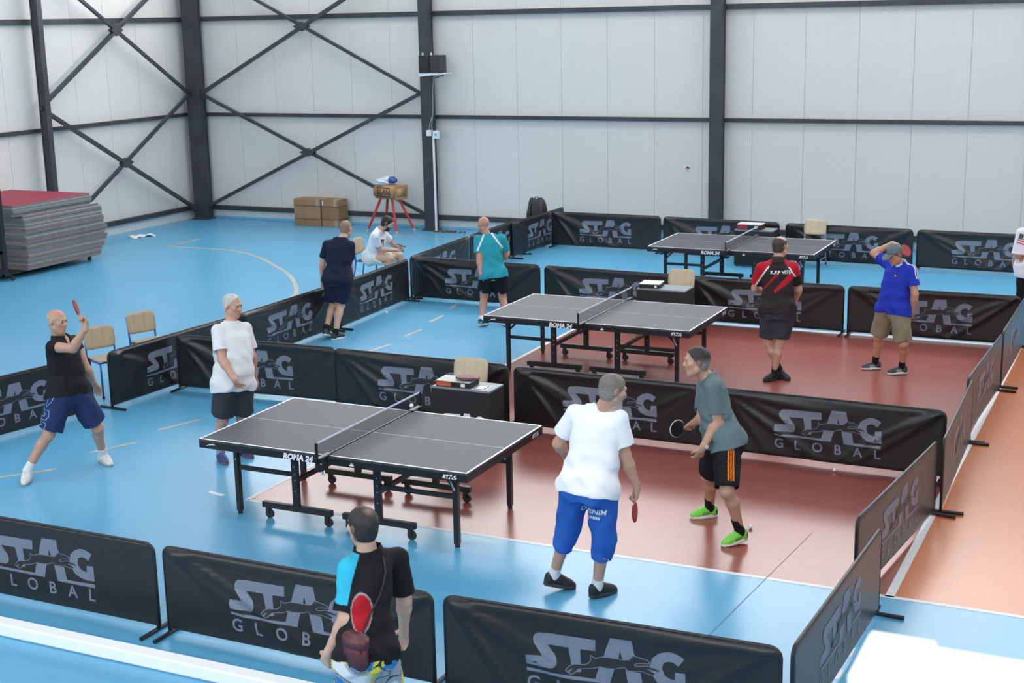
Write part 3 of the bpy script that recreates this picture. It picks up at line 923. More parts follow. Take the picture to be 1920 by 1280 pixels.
part('print', MB().box(-0.065, 0.06, -0.075, 0.075, 0.003, 0.004), 'desk_black', cd)
part('sheet_centre', MB().box(-0.055, 0.045, -0.06, 0.06, 0.004, 0.0048), 'white_plastic', cd)

# ------------------------------------------------------------------ balls
def ball(x, y, z, label):
    b = part('ball', MB().sph((0, 0, 0), 0.02, 16), 'ball', None, (x, y, z), True)
    return tag(b, label, 'ball', 'white table tennis balls')
ball(1.49, 1.30, 0.882, 'white ball in the air above the nearest table net')
ball(-3.10, 8.62, 0.02, 'white ball on blue floor at foot of barrier by man in navy')
ball(4.70, 1.60, 0.02, 'white ball on red floor behind heel of man in grey shirt')
ball(5.02, 3.46, 0.02, 'white ball on red floor by barrier behind orange-striped shorts')

# ------------------------------------------------------------------ things along the walls
# stack of mats on the left
rs = random.Random(7)
z = 0.12
kinds = ['mat_grey', 'mat_pink', 'mat_green', 'mat_grey', 'mat_pale']
nm = 22
for i in range(nm):
    th = 0.0555
    sh = 0.0 if i < 18 else -0.26
    x1 = -11.02 + rs.uniform(-0.025, 0.025) + (0.02 if i < 14 else 0)
    y0 = 9.28 + sh + rs.uniform(-0.03, 0.03)
    y1 = float(np.interp(i, [0, 3, 9, 14, 17, 17.5, 21], [11.20, 11.36, 11.42, 11.34, 11.26, 11.10, 11.04])) + rs.uniform(-0.035, 0.035)
    bm = MB(); bm.box(-2.0, 0, 0, y1 - y0, 0, th * 0.78, bev=0.006)
    top = i == nm - 1
    ORD = ['topmost', 'second', 'third', 'fourth', 'fifth', 'sixth', 'seventh', 'eighth', 'ninth', 'tenth', 'eleventh', 'twelfth', 'thirteenth', 'fourteenth',
           'fifteenth', 'sixteenth', 'seventeenth', 'eighteenth', 'nineteenth', 'twentieth', 'twenty-first', 'lowest']
    where = 'topmost crimson-covered gym mat of the stack' if top else ('lowest grey gym mat of the stack, just above trolley' if i == 0 else '%s grey-edged gym mat from the top of the stack by left wall' % ORD[nm - 1 - i])
    o = part('gym_mat', bm, kinds[i % 4], None, (x1, y0, z))
    tag(o, where, 'mat', 'gym mats stacked by the left wall')
    if top:
        part('cover', MB().box(-1.99, -0.012, 0.012, y1 - y0 - 0.012, th * 0.78, th * 0.84), 'mat_red', o)
    else:
        part('edge_strip', MB().box(-1.985, 0.002, 0.004, y1 - y0 - 0.004, th * 0.78, th * 0.98), 'mat_pale' if i % 3 else 'mat_pink', o)
    z += th
tr = tag(empty('mat_trolley', (-12.0, 9.1, 0)), 'black wheeled trolley under the gym mat stack', 'trolley')
part('platform', MB().box(-1.0, 0.85, -0.20, 2.1, 0.085, 0.118, bev=0.004), 'black_paint', tr)
part('push_frame', MB().box(0.86, 0.94, -0.36, -0.26, 0.08, 1.66, bev=0.004).box(-1.0, 0.94, -0.36, -0.28, 1.55, 1.64).box(-1.0, 0.94, -0.36, -0.28, 0.5, 0.55).box(-1.0, 0.94, -0.36, -0.2, 0.08, 0.12), 'black_paint', tr)
for x in (-0.9, 0.98):
    for y in (-0.22, 2.0):
        if x > 0 and y > 0: x = 0.78
        c = MB(); c.cyl((-0.014, 0, 0.045), (0.014, 0, 0.045), 0.045, n=14); c.box(-0.022, 0.022, -0.03, 0.02, 0.05, 0.088)
        part('caster', c, 'rubber', tr, (x, y, 0))

# vaulting buck
vb = tag(empty('vaulting_buck', (-7.42, 16.22, 0), -0.25), 'tan leather vaulting buck on four splayed red legs', 'vaulting buck')
body = MB(); body.box(-0.36, 0.36, -0.19, 0.19, 0.72, 1.01, bev=0.055)
part('body', body, 'leather', vb, None, True)
part('end_seam', MB().box(0.345, 0.352, -0.195, 0.195, 0.715, 1.015, bev=0.003), 'leather', vb)
lettering(T_ITEMS['ELAN'], vb, 'dark_mark', (0.0, -0.193, 0.87), (PI / 2, 0, 0))
fr = MB()
for a, b in (((-0.18, -0.192), (0.18, -0.192)),):
    for z0, z1 in ((0.775, 0.785), (0.955, 0.965)): fr.box(a[0], b[0], -0.1935, -0.1915, z0 - 0.004, z1 + 0.004)
    for x in (a[0], b[0]): fr.box(x - 0.004, x + 0.010, -0.1935, -0.1915, 0.775, 0.965)
part('label_frame', fr, 'dark_mark', vb)
for sx, sy in ((-1, -1), (1, -1), (-1, 1), (1, 1)):
    a = (sx * 0.16, sy * 0.10, 0.74); b = (sx * 0.42, sy * 0.26, 0.07)
    lg = part('leg', MB().cyl(a, b, 0.03, 0.026, n=12), 'red_paint', vb)
    part('rubber_tip', MB().cyl(b, (b[0] * 1.06, b[1] * 1.06, 0.0), 0.026, n=12), 'mat_pale', lg)
pb = tag(empty('plastic_bag', (-7.50, 16.22, 1.01), 0.2), 'crumpled pale plastic bag with blue print on vaulting buck', 'bag')
bmx = bmesh.new(); bmesh.ops.create_icosphere(bmx, subdivisions=4, radius=1)
rb = random.Random(3)
ph = [rb.uniform(0, 6) for _ in range(9)]
for v in bmx.verts:
    c = v.co
    k = 1 + 0.12 * math.sin(7 * c.x + ph[0] + 3 * c.y) + 0.10 * math.sin(9 * c.z + ph[1] + 5 * c.x) + 0.06 * math.sin(15 * c.y + ph[2] + 8 * c.z)
    v.co = Vector((c.x * 0.21 * k, c.y * 0.13 * k, max(0.0, 0.07 + (c.z * 0.085 + 0.04 * max(0, c.x + 0.2) * (c.z > 0)) * k)))
for f in bmx.faces:
    f.smooth = True
    m = f.calc_center_median()
    f.material_index = 1 if (m.x > 0.09 and m.z > 0.03) else 0
me = bpy.data.meshes.new('bag_body'); bmx.to_mesh(me); bmx.free()
obj('bag_body', me, pb, None, ['bag_plastic', 'bag_blue'])
part('bag_handle', MB().tube([(0.10, 0.02, 0.15), (0.13, 0.02, 0.20), (0.17, 0.02, 0.19), (0.18, 0.0, 0.13)], 0.012, 6), 'bag_plastic', pb, None, True)

# cardboard boxes: a block of six against the wall
zz = [(0.0, 0.165), (0.165, 0.455), (0.455, 0.61)]
names = [('lowest', 'left'), ('lowest', 'right'), ('middle', 'left'), ('middle', 'right'), ('top', 'left'), ('top', 'right')]
q = 0
for (z0, z1) in zz:
    for (x0, x1) in ((-10.02, -9.30), (-9.29, -8.84)):
        lv, sd = names[q]
        t = tag(empty('cardboard_box', ((x0 + x1) / 2, 16.6, z0)), '%s cardboard box in the %s column of the block by back wall' % (lv, sd), 'box', 'cardboard boxes by the back wall')
        w = (x1 - x0) / 2 - 0.006 - 0.008 * (q % 3 == 2); h = z1 - z0 - 0.012
        part('carton', MB().box(-w, w, -0.21 + 0.012 * (q % 2), 0.20, 0, h, bev=0.006), 'cardboard' if q % 3 else 'cardboard2', t)
        for s in (-1, 1):
            part('flap', MB().box(-w, w, -0.2 if s < 0 else 0.002, -0.002 if s < 0 else 0.19, h, h + 0.003), 'cardboard', t)
        if q >= 4 or q == 1:
            part('tape', MB().box(w - 0.11, w - 0.05, -0.2135 + 0.012 * (q % 2), 0.19, h * 0.0 + 0.003, h + 0.004), 'tape', t)
        if q == 5:
            part('label', MB().box(-w + 0.01, -w + 0.04, -0.202, -0.196, 0.02, h - 0.02), 'white_plastic', t)
        q += 1

# loudspeaker on its shelf, cable box and conduit on the column
sp = tag(empty('loudspeaker', (-6.36, 16.38, 3.35), 0.0), 'black loudspeaker on a white shelf fixed to steel column', 'speaker')
part('cabinet', MB().box(-0.23, 0.02, -0.19, 0.14, 0.0, 0.36, bev=0.006), 'speaker', sp)
part('side_panel', MB().box(0.02, 0.25, -0.16, 0.14, 0.0, 0.36, bev=0.006), 'speaker_side', sp)
part('grille', MB().box(-0.21, 0.0, -0.197, -0.19, 0.03, 0.33), 'rubber', sp)
for x in (-0.20, 0.0):
    part('plug', MB().cyl((x, -0.05, 0.36), (x, -0.05, 0.41), 0.018, n=10), 'white_plastic', sp)
sh = tag(empty('speaker_shelf', (-6.36, 16.38, 3.30)), 'white wedge shelf under the black loudspeaker', 'shelf')
bm = MB()
vs = [bm.bm.verts.new(p) for p in ((-0.22, -0.2, -0.02), (-0.22, 0.16, -0.02), (0.36, 0.16, 0.03), (0.36, -0.2, 0.03), (-0.22, -0.2, 0.045), (-0.22, 0.16, 0.045), (0.36, 0.16, 0.045), (0.36, -0.2, 0.045))]
for f in ((0, 1, 2, 3), (7, 6, 5, 4), (0, 4, 5, 1), (1, 5, 6, 2), (2, 6, 7, 3), (3, 7, 4, 0)): bm.bm.faces.new([vs[i] for i in f])
part('shelf_board', bm, 'white_plastic', sh)
part('bracket', MB().bar((-0.15, 0.1, -0.1), (0.2, 0.1, 0.0), 0.02, 0.02), 'steel', sh)
jb = tag(empty('junction_box', (-6.44, 16.44, 2.02)), 'white junction box on the steel column below loudspeaker', 'box')
part('box_body', MB().box(-0.14, -0.03, -0.04, 0.06, 0.02, 0.14, bev=0.006), 'white_plastic', jb)
part('socket', MB().box(0.01, 0.13, -0.03, 0.06, -0.03, 0.13, bev=0.006), 'white_plastic', jb)
part('socket_face', MB().box(0.05, 0.11, -0.034, -0.03, 0.02, 0.08), 'blue_plinth', jb)
cn = tag(empty('cable_conduit', (-6.44, 16.46, 0)), 'thin white cable conduit running down the steel column', 'conduit')
part('conduit_pipe', MB().box(-0.02, 0.015, -0.02, 0.02, 0.03, 2.05), 'white_plastic', cn)
part('cable', MB().tube([(-0.01, -0.01, 2.05), (-0.03, -0.02, 2.25), (0.01, -0.01, 2.5), (0.02, 0.0, 3.0), (0.05, 0.0, 3.3)], 0.008, 6), 'grey_tube', cn, None, True)
part('cable', MB().tube([(-0.09, -0.02, 2.14), (-0.06, -0.03, 2.3), (0.0, -0.01, 2.47)], 0.007, 6), 'grey_tube', cn, None, True)
# small notice on the wall: red ring, dark figure
nt = tag(empty('wall_notice', (-1.0, YB - 0.006, 1.45)), 'tiny round red and white notice on the pale back wall', 'sign')
part('notice_plate', MB().box(-0.05, 0.05, -0.004, 0.0, -0.06, 0.06), 'white_plastic', nt)
part('notice_ring', MB().tube([(0.036 * math.cos(a), -0.006, 0.036 * math.sin(a)) for a in np.linspace(0, 2 * PI, 21)], 0.006, 6), 'red_paint', nt)
part('notice_mark', MB().box(-0.02, 0.025, -0.0065, -0.004, -0.005, 0.02), 'desk_black', nt)
# backpack, small dark bag, litter
bp = tag(empty('backpack', (-3.62, 15.45, 0.0), 0.3), 'black backpack leaning at the far end barrier before back wall', 'backpack')
def blob(name, parent, sc, loc, m, pw=2.6, seed=1, amp=0.05):
    b = bmesh.new(); bmesh.ops.create_icosphere(b, subdivisions=4, radius=1)
    r = random.Random(seed); ph = [r.uniform(0, 6) for _ in range(4)]
    for v in b.verts:
        c = v.co.normalized()
        k = (abs(c.x) ** pw + abs(c.y) ** pw + abs(c.z) ** pw) ** (-1 / pw)
        k *= 1 + amp * math.sin(6 * c.x + ph[0] + 4 * c.z) + amp * math.sin(8 * c.y + ph[1] + 5 * c.x)
        v.co = Vector((c.x * k * sc[0], c.y * k * sc[1], c.z * k * sc[2])) + Vector(loc)
    for f in b.faces: f.smooth = True
    me = bpy.data.meshes.new(name); b.to_mesh(me); b.free()
    return obj(name, me, parent, None, m)
blob('main_bag', bp, (0.20, 0.15, 0.47), (0, 0, 0.47), 'backpack', 3)
blob('front_pocket', bp, (0.15, 0.06, 0.18), (0, -0.14, 0.3), 'backpack', 3, 2)
part('shoulder_strap', MB().tube([(-0.12, -0.13, 0.85), (-0.13, -0.19, 0.6), (-0.15, -0.15, 0.25)], 0.022, 6), 'backpack', bp, None, True)
part('shoulder_strap', MB().tube([(0.10, -0.13, 0.85), (0.11, -0.19, 0.6), (0.13, -0.15, 0.25)], 0.022, 6), 'backpack', bp, None, True)
part('carry_handle', MB().tube([(-0.04, 0, 0.92), (-0.03, 0, 0.97), (0.03, 0, 0.97), (0.04, 0, 0.92)], 0.01, 6), 'backpack', bp, None, True)
hb = tag(empty('handbag', (-3.95, 14.6, 0.0), 0.2), 'small dark bag behind barrier, right of teal man\'s head', 'bag')
blob('bag_body', hb, (0.2, 0.12, 0.19), (0, 0, 0.19), 'backpack', 3, 5)
part('bag_handle', MB().tube([(-0.12, 0, 0.34), (-0.08, 0, 0.46), (0.08, 0, 0.46), (0.12, 0, 0.34)], 0.012, 6), 'backpack', hb, None, True)
cl = tag(empty('white_rag', (-12.3, 13.95, 0.0), 1.1), 'white crumpled rag on blue floor near left wall', 'rag')
b = bmesh.new(); bmesh.ops.create_grid(b, x_segments=26, y_segments=14, size=0.5)
for v in b.verts:
    x, y = v.co.x, v.co.y
    e = 1 + 0.25 * math.sin(5 * x + 2) * (y > 0) - 0.2 * math.cos(7 * x) * (y < 0)
    v.co = Vector((x * 0.50, y * 0.26 * e, 0.018 + 0.014 * math.sin(14 * x + 3 * y) + 0.010 * math.sin(20 * y - 6 * x)))
for f in b.faces: f.smooth = True
ex = bmesh.ops.solidify(b, geom=b.faces[:], thickness=0.003)
me = bpy.data.meshes.new('cloth'); b.to_mesh(me); b.free()
obj('cloth', me, cl, None, 'white_plastic')
rd = random.Random(11)
db = MB()
for i in range(40):
    x, y = rd.gauss(-6.25, 0.14), rd.gauss(16.5, 0.05)
    s = rd.uniform(0.012, 0.04)
    m = Matrix.Translation((x, y, s / 2)) @ Matrix.Rotation(rd.uniform(0, 3), 4, 'Z')
    db.box(-s, s, -s / 1.5, s / 1.5, -s / 2, s / 2, m)
tag(part('swept_litter', db, 'debris'), 'small heap of brown swept litter at foot of steel column', 'litter', kind='stuff')
# ------------------------------------------------------------------ people: one continuous surface each, grown from the joints
F32 = np.float32
def nrm(v):
    v = np.asarray(v, float)
    return v / max(1e-9, np.linalg.norm(v))

class Prim:
    __slots__ = ('f', 'lo', 'hi', 'k', 'op')
    def __init__(s, f, lo, hi, k, op='add'):
        s.f, s.lo, s.hi, s.k, s.op = f, np.asarray(lo, float), np.asarray(hi, float), k, op

def rcone(a, b, ra, rb, k=0.02, op='add', flat=False, flata=False):
    a = np.asarray(a, float); b = np.asarray(b, float)
    ba = b - a; L2 = max(1e-9, ba @ ba); L = math.sqrt(L2)
    def f(x, y, z):
        px, py, pz = x - a[0], y - a[1], z - a[2]
        d = (px * ba[0] + py * ba[1] + pz * ba[2]) / L2
        t = np.clip(d, 0, 1)
        qx, qy, qz = px - t * ba[0], py - t * ba[1], pz - t * ba[2]
        r = np.sqrt(qx * qx + qy * qy + qz * qz) - (ra + t * (rb - ra))
        if flat: r = np.maximum(r, (d - 1) * L)
        if flata: r = np.maximum(r, -d * L)
        return r
    m = max(ra, rb)
    return Prim(f, np.minimum(a, b) - m, np.maximum(a, b) + m, k, op)

def ellip(c, R, r, k=0.02, op='add', pw=2.0):
    c = np.asarray(c, float); R = np.asarray(R, float); r = np.asarray(r, float)
    def f(x, y, z):
        px, py, pz = x - c[0], y - c[1], z - c[2]
        q = [(px * R[i, 0] + py * R[i, 1] + pz * R[i, 2]) / r[i] for i in range(3)]
        if pw == 2.0:
            k0 = np.sqrt(q[0] ** 2 + q[1] ** 2 + q[2] ** 2)
        else:
            k0 = (np.abs(q[0]) ** pw + np.abs(q[1]) ** pw + np.abs(q[2]) ** pw) ** (1 / pw)
        g = np.sqrt((q[0] / r[0]) ** 2 + (q[1] / r[1]) ** 2 + (q[2] / r[2]) ** 2)
        return k0 * (k0 - 1) / np.maximum(g, 1e-6)
    e = np.abs(R.T) @ r
    return Prim(f, c - e, c + e, k, op)

def halfspace(p, n, op='int'):
    p = np.asarray(p, float); n = nrm(n)
    def f(x, y, z): return (x - p[0]) * n[0] + (y - p[1]) * n[1] + (z - p[2]) * n[2]
    return Prim(f, [-1e9] * 3, [1e9] * 3, 0.0, op)

def field(prims, h, pad=0.02):
    adds = [p for p in prims if p.op == 'add']
    lo = np.min([p.lo for p in adds], 0) - pad; hi = np.max([p.hi for p in adds], 0) + pad
    n = np.ceil((hi - lo) / h).astype(int) + 1
    ax = [(lo[i] + h * np.arange(n[i])).astype(F32) for i in range(3)]
    D = np.full(n, 0.3, F32)
    for p in prims:
        mg = p.k + 2.5 * h
        s = []
        for i in range(3):
            i0 = max(0, int((p.lo[i] - mg - lo[i]) / h)) if p.lo[i] > -1e8 else 0
            i1 = min(n[i], int((p.hi[i] + mg - lo[i]) / h) + 2) if p.hi[i] < 1e8 else n[i]
            s.append(slice(i0, max(i0, i1)))
        X = ax[0][s[0]][:, None, None]; Y = ax[1][s[1]][None, :, None]; Z = ax[2][s[2]][None, None, :]
        if X.size == 0 or Y.size == 0 or Z.size == 0: continue
        d = p.f(X, Y, Z).astype(F32)
        S = D[tuple(s)]
        if p.op == 'add':
            if p.k > 0:
                q = np.maximum(p.k - np.abs(S - d), 0) / p.k
                D[tuple(s)] = np.minimum(S, d) - q * q * p.k * 0.25
            else: D[tuple(s)] = np.minimum(S, d)
        elif p.op == 'sub':
            d = -d
            if p.k > 0:
                q = np.maximum(p.k - np.abs(S - d), 0) / p.k
                D[tuple(s)] = np.maximum(S, d) + q * q * p.k * 0.25
            else: D[tuple(s)] = np.maximum(S, d)
        else:
            D[tuple(s)] = np.maximum(S, d)
    return D, lo, ax

def surface_nets(D, lo, h):
    for a in range(3):
        for e in (0, -1):
            ix = [slice(None)] * 3; ix[a] = e
            D[tuple(ix)] = np.maximum(D[tuple(ix)], 1e-4)
    neg = D < 0
    c = np.zeros(tuple(np.array(D.shape) - 1), np.int8)
    for di in (0, 1):
        for dj in (0, 1):
            for dk in (0, 1):
                c += neg[di:D.shape[0] - 1 + di, dj:D.shape[1] - 1 + dj, dk:D.shape[2] - 1 + dk]
    act = (c > 0) & (c < 8)
    I, J, K = np.nonzero(act)
    idx = np.full(act.shape, -1, np.int32); idx[act] = np.arange(len(I))
    P = np.zeros((len(I), 3)); W = np.zeros(len(I))
    for a in range(3):
        o = [b for b in range(3) if b != a]
        for u in (0, 1):
            for v in (0, 1):
                s = [I.copy(), J.copy(), K.copy()]
                s[o[0]] = s[o[0]] + u; s[o[1]] = s[o[1]] + v
                e = [q.copy() for q in s]; e[a] = e[a] + 1
                d0 = D[s[0], s[1], s[2]]; d1 = D[e[0], e[1], e[2]]
                cr = (d0 < 0) != (d1 < 0)
                t = np.where(cr, d0 / np.where(cr, d0 - d1, 1), 0)
                p = np.stack([(s[0] - 0.0), s[1], s[2]], 1).astype(float); p[:, a] += t
                P[cr] += p[cr]; W[cr] += 1
    P = P / W[:, None] * h + lo
    Q = []
    for a in range(3):
        b, cax = (a + 1) % 3, (a + 2) % 3
        sl0 = [slice(None)] * 3; sl1 = [slice(None)] * 3
        sl0[a] = slice(0, -1); sl1[a] = slice(1, None)
        n0 = neg[tuple(sl0)]; cr = n0 != neg[tuple(sl1)]
        cr = cr.copy()
        for ax_ in (b, cax):
            for e in (0, -1):
                ix = [slice(None)] * 3; ix[ax_] = e; cr[tuple(ix)] = False
        p = np.array(np.nonzero(cr))
        ins = n0[tuple(p)]
        def cell(db, dc):
            q = p.copy(); q[b] += db; q[cax] += dc
            return idx[q[0], q[1], q[2]]
        q = np.stack([cell(-1, -1), cell(0, -1), cell(0, 0), cell(-1, 0)], 1)
        q[~ins] = q[~ins][:, ::-1]
        Q.append(q)
    Q = np.concatenate(Q)
    return P, Q[(Q >= 0).all(1)]

def relax(P, Q, n=1, w=0.5):
    for _ in range(n):
        S = np.zeros_like(P); C = np.zeros(len(P))
        for a, b in ((0, 1), (1, 2), (2, 3), (3, 0)):
            np.add.at(S, Q[:, a], P[Q[:, b]]); np.add.at(C, Q[:, a], 1)
            np.add.at(S, Q[:, b], P[Q[:, a]]); np.add.at(C, Q[:, b], 1)
        P = P * (1 - w) + w * S / np.maximum(C, 1)[:, None]
    return P

def np_mesh(name, P, Q, base, col=None, disp=None):
    me = bpy.data.meshes.new(name)
    me.vertices.add(len(P)); me.vertices.foreach_set('co', (P - base).astype(F32).ravel())
    me.loops.add(len(Q) * 4); me.loops.foreach_set('vertex_index', Q.astype(np.int32).ravel())
    me.polygons.add(len(Q))
    me.polygons.foreach_set('loop_start', np.arange(0, len(Q) * 4, 4, dtype=np.int32))
    me.polygons.foreach_set('use_smooth', np.ones(len(Q), bool))
    me.update(calc_edges=True)
    me.validate()
    if col is not None:
        at = me.attributes.new('Col', 'FLOAT_COLOR', 'POINT')
        c = np.ones((len(me.vertices), 4), F32); c[:, :3] = col
        at.data.foreach_set('color', c.ravel())
    return me

def grown(name, prims, h, base, m, colfn, parent=None, smooth=1, pad=0.02, warp=None):
    D, lo, ax = field(prims, h, pad)
    if warp is not None:
        D = D + warp(ax[0][:, None, None], ax[1][None, :, None], ax[2][None, None, :]).astype(F32)
    P, Q = surface_nets(D, lo, h)
    if smooth: P = relax(P, Q, smooth, 0.5)
    col = colfn(P) if callable(colfn) else np.tile(np.asarray(colfn, float), (len(P), 1))
    me = np_mesh(name, P, Q, base, col)
    o = obj(name, me, parent, None, m)
    return o, P

def ball_eye(c, f, r):
    """eyeball with iris and pupil painted by angle"""
    bm = bmesh.new(); bmesh.ops.create_uvsphere(bm, u_segments=12, v_segments=10, radius=r)
    me = bpy.data.meshes.new('eye')
    q = Vector(f).to_track_quat('Z', 'Y').to_matrix().to_4x4()
    zs = [v.co.z / r for v in bm.verts]
    bmesh.ops.transform(bm, matrix=Matrix.Translation(c) @ q, verts=bm.verts[:])
    bm.to_mesh(me); bm.free()
    at = me.attributes.new('Col', 'FLOAT_COLOR', 'POINT')
    cc = []
    for z in zs: cc += [0.02, 0.013, 0.01, 1] if z > 0.72 else [0.42, 0.38, 0.35, 1]
    at.data.foreach_set('color', cc)
    me.polygons.foreach_set('use_smooth', [True] * len(me.polygons))
    return me

def mix(a, b, t):
    t = np.clip(t, 0, 1)[:, None]
    return a * (1 - t) + np.asarray(b, float) * t
def sstep(x, a, b):
    t = np.clip((x - a) / (b - a), 0, 1)
    return t * t * (3 - 2 * t)

class Person:
    def __init__(s, name, label, J, H, look, pitch=0.0, roll=0.0, h=0.0065, skin=(0.52, 0.30, 0.21), belly=0.0, wide=1.0,
                 hair=None, beard=None, hands=None, shirt=None, legs=None, shoes=None, socks=None, cap=None, headz=0.0):
        s.J = J = {k: np.array(v, float) for k, v in J.items()}
        s.H = H; s.s = H / 1.75; s.h = h
        k = s.s
        pel = (J['hipL'] + J['hipR']) / 2; nk = J['neck']
        s.pel, s.nk = pel, nk
        s.ax = nrm(nk - pel); s.L = np.linalg.norm(nk - pel)
        s.xp = nrm(J['hipL'] - J['hipR']); s.xn = nrm(J['shL'] - J['shR'])
        s.fw = nrm(np.cross(s.xn, s.ax)); s.fp = nrm(np.cross(s.xp, np.array([0, 0, 1.0])))
        base = np.array([pel[0], pel[1], 0.0]); s.base = base
        # head frame
        yaw = look
        f = np.array([math.cos(yaw) * math.cos(pitch), math.sin(yaw) * math.cos(pitch), math.sin(pitch)])
        l = nrm(np.cross([0, 0, 1.0], f)); u = np.cross(f, l)
        if roll:
            l, u = l * math.cos(roll) + u * math.sin(roll), u * math.cos(roll) - l * math.sin(roll)
        s.hf, s.hl, s.hu = f, l, u
        s.hc = J['head'] + np.array([0, 0, headz])
        s.HR = np.stack([l, f, u])
        s.skin = np.array(skin, float)
        body = s.body_prims(belly, wide, hands or {})
        s.belly, s.wide = belly, wide
        s.shoe_frames()
        root, P = grown('person', body, h, base, 'skin', s.skin_col(beard, hair), None, 1)
        root.location = base
        s.root = root
        tag(root, label, 'person')
        s.eyes()
        if hair: s.make_hair(hair)
        if beard and beard.get('mesh'): s.make_beard(beard)
        if cap: s.make_cap(cap)
        if shirt: s.make_shirt(shirt)
        if legs: s.make_shorts(legs)
        if shoes: s.make_shoes(shoes, socks)

    def hp(s, l, f, u):      # head-local metres -> world
        k = s.s
        return s.hc + k * (l * s.hl + f * s.hf + u * s.hu)
    def torso(s, T, A, BF, BB, k=0.03, pw=2.4, off=0.0):
        T = np.array(T); A = np.array(A); BF = np.array(BF); BB = np.array(BB)
        pel, ax, L, xp, xn = s.pel, s.ax, s.L, s.xp, s.xn
        cz = s.curve
        def f(x, y, z):
            px, py, pz = x - pel[0], y - pel[1], z - pel[2]
            t = (px * ax[0] + py * ax[1] + pz * ax[2]) / L
            tc = np.clip(t, T[0], T[-1])
            a = np.interp(tc, T, A).astype(F32); bf = np.interp(tc, T, BF).astype(F32); bb = np.interp(tc, T, BB).astype(F32)
            w = np.clip(t, 0, 1)
            lx = xp[0] * (1 - w) + xn[0] * w; ly = xp[1] * (1 - w) + xn[1] * w; lz = xp[2] * (1 - w) + xn[2] * w
            dd = lx * ax[0] + ly * ax[1] + lz * ax[2]
            lx = lx - dd * ax[0]; ly = ly - dd * ax[1]; lz = lz - dd * ax[2]
            n = np.sqrt(lx * lx + ly * ly + lz * lz) + 1e-6
            lx, ly, lz = lx / n, ly / n, lz / n
            fx = ly * ax[2] - lz * ax[1]; fy = lz * ax[0] - lx * ax[2]; fz = lx * ax[1] - ly * ax[0]
            u = px * lx + py * ly + pz * lz
            v = px * fx + py * fy + pz * fz - cz * np.sin(np.pi * w)
            b = np.where(v > 0, bf, bb)
            q = ((np.abs(u) / a) ** pw + (np.abs(v) / b) ** pw) ** (1 / pw)
            d = (q - 1) * np.minimum(a, b) * 0.9
            e = np.maximum(T[0] - t, t - T[-1]) * L
            return np.maximum(d, e)
        R = max(A.max(), BF.max(), BB.max()) + 0.03
        p0 = pel + ax * L * T[0]; p1 = pel + ax * L * T[-1]
        return Prim(f, np.minimum(p0, p1) - R, np.maximum(p0, p1) + R, k)
    def local(s, P):
        """torso coordinates of points: t up the spine, u to the person's left, v forward"""
        d = P - s.pel
        t = d @ s.ax / s.L
        w = np.clip(t, 0, 1)[:, None]
        l = s.xp * (1 - w) + s.xn * w
        l = l - (l @ s.ax)[:, None] * s.ax
        l /= np.linalg.norm(l, axis=1)[:, None]
        f = np.cross(l, s.ax)
        return t, (d * l).sum(1), (d * f).sum(1)
    def body_prims(s, belly, wide, hands):
        J, k = s.J, s.s
        s.curve = 0.0
        w = wide * k
        T = [-.16, -.05, .12, .35, .6, .8, .92, 1.0]
        s.T = T
        s.A = np.array([.125, .166, .165, .155, .163, .172, .14, .085]) * w
        s.BF = np.array([.085, .10, .108, .112, .118, .105, .075, .055]) * k + belly * np.array([0, .4, .9, 1, .5, .15, 0, 0])
        s.BB = np.array([.10, .125, .10, .085, .10, .105, .085, .06]) * k
        pr = [s.torso(T, s.A, s.BF, s.BB, 0.0)]
        up = np.array([0, 0, 1.0])
        hd = s.hc
        pr.append(rcone(J['neck'] - s.ax * 0.05 * k, s.hp(0, -.02, -.06), .064 * k, .056 * k, .04))
        for S in 'LR':
            sg = 1 if S == 'L' else -1
            sh, el, wr, hip, kn, an = (J[q + S] for q in ('sh', 'el', 'wr', 'hip', 'kn', 'an'))
            pr.append(rcone(J['neck'] - s.ax * .03 * k, sh + s.ax * .010 * k, .046 * k, .046 * k, .05))
            pr.append(rcone(sh, el, .058 * k, .042 * k, .05))
            fa = el + (wr - el) * .25
            pr.append(rcone(el, fa, .041 * k, .046 * k, .03)); pr.append(rcone(fa, wr, .045 * k, .028 * k, .02))
            # legs
            pr.append(rcone(hip, kn, .092 * k, .058 * k, .05))
            dn = nrm(an - kn)
            back = -(s.fp - (s.fp @ dn) * dn)
            cf = kn + (an - kn) * .30 + back * .016 * k
            pr.append(rcone(kn, cf, .053 * k, .054 * k, .03)); pr.append(rcone(cf, an, .053 * k, .036 * k, .03))
            pr.append(rcone(kn - back * .012 * k, kn - back * .012 * k + dn * .02, .05 * k, .046 * k, .02))
            pr.append(rcone(an, an - up * 0.03, .036 * k, .036 * k, .02))
            ft = J['toe' + S]
            pr.append(rcone(an - up * .035 * k, an * .5 + ft * .5 + up * .0, .030 * k, .016 * k, .015))
            pr += s.hand(S, hands.get(S, {}))
        # glutes
        for S in 'LR':
            pr.append(ellip(J['hip' + S] - s.fp * .045 * k + up * .0, np.stack([s.xp, s.fp, up]), np.array([.085, .085, .10]) * k, .05))
        # head
        R = s.HR
        E = lambda c, r, kk=.02, op='add': pr.append(ellip(s.hp(*c), R, np.array(r) * k, kk, op))
        C = lambda a, b, ra, rb, kk=.012: pr.append(rcone(s.hp(*a), s.hp(*b), ra * k, rb * k, kk))
        E((0, -.014, .036), (.077, .097, .080), .03)
        E((0, .026, -.035), (.060, .064, .082), .03)
        C((0, .055, -.098), (0, .064, -.096), .024, .022, .03)
        for q in (1, -1):
            C((q * .055, .0, -.055), (q * .018, .055, -.098), .022, .02, .025)
            C((q * .046, .058, -.012), (q * .03, .07, -.03), .022, .018, .02)
            E((q * .034, .103, .012), (.017, .016, .013), .012, 'sub')
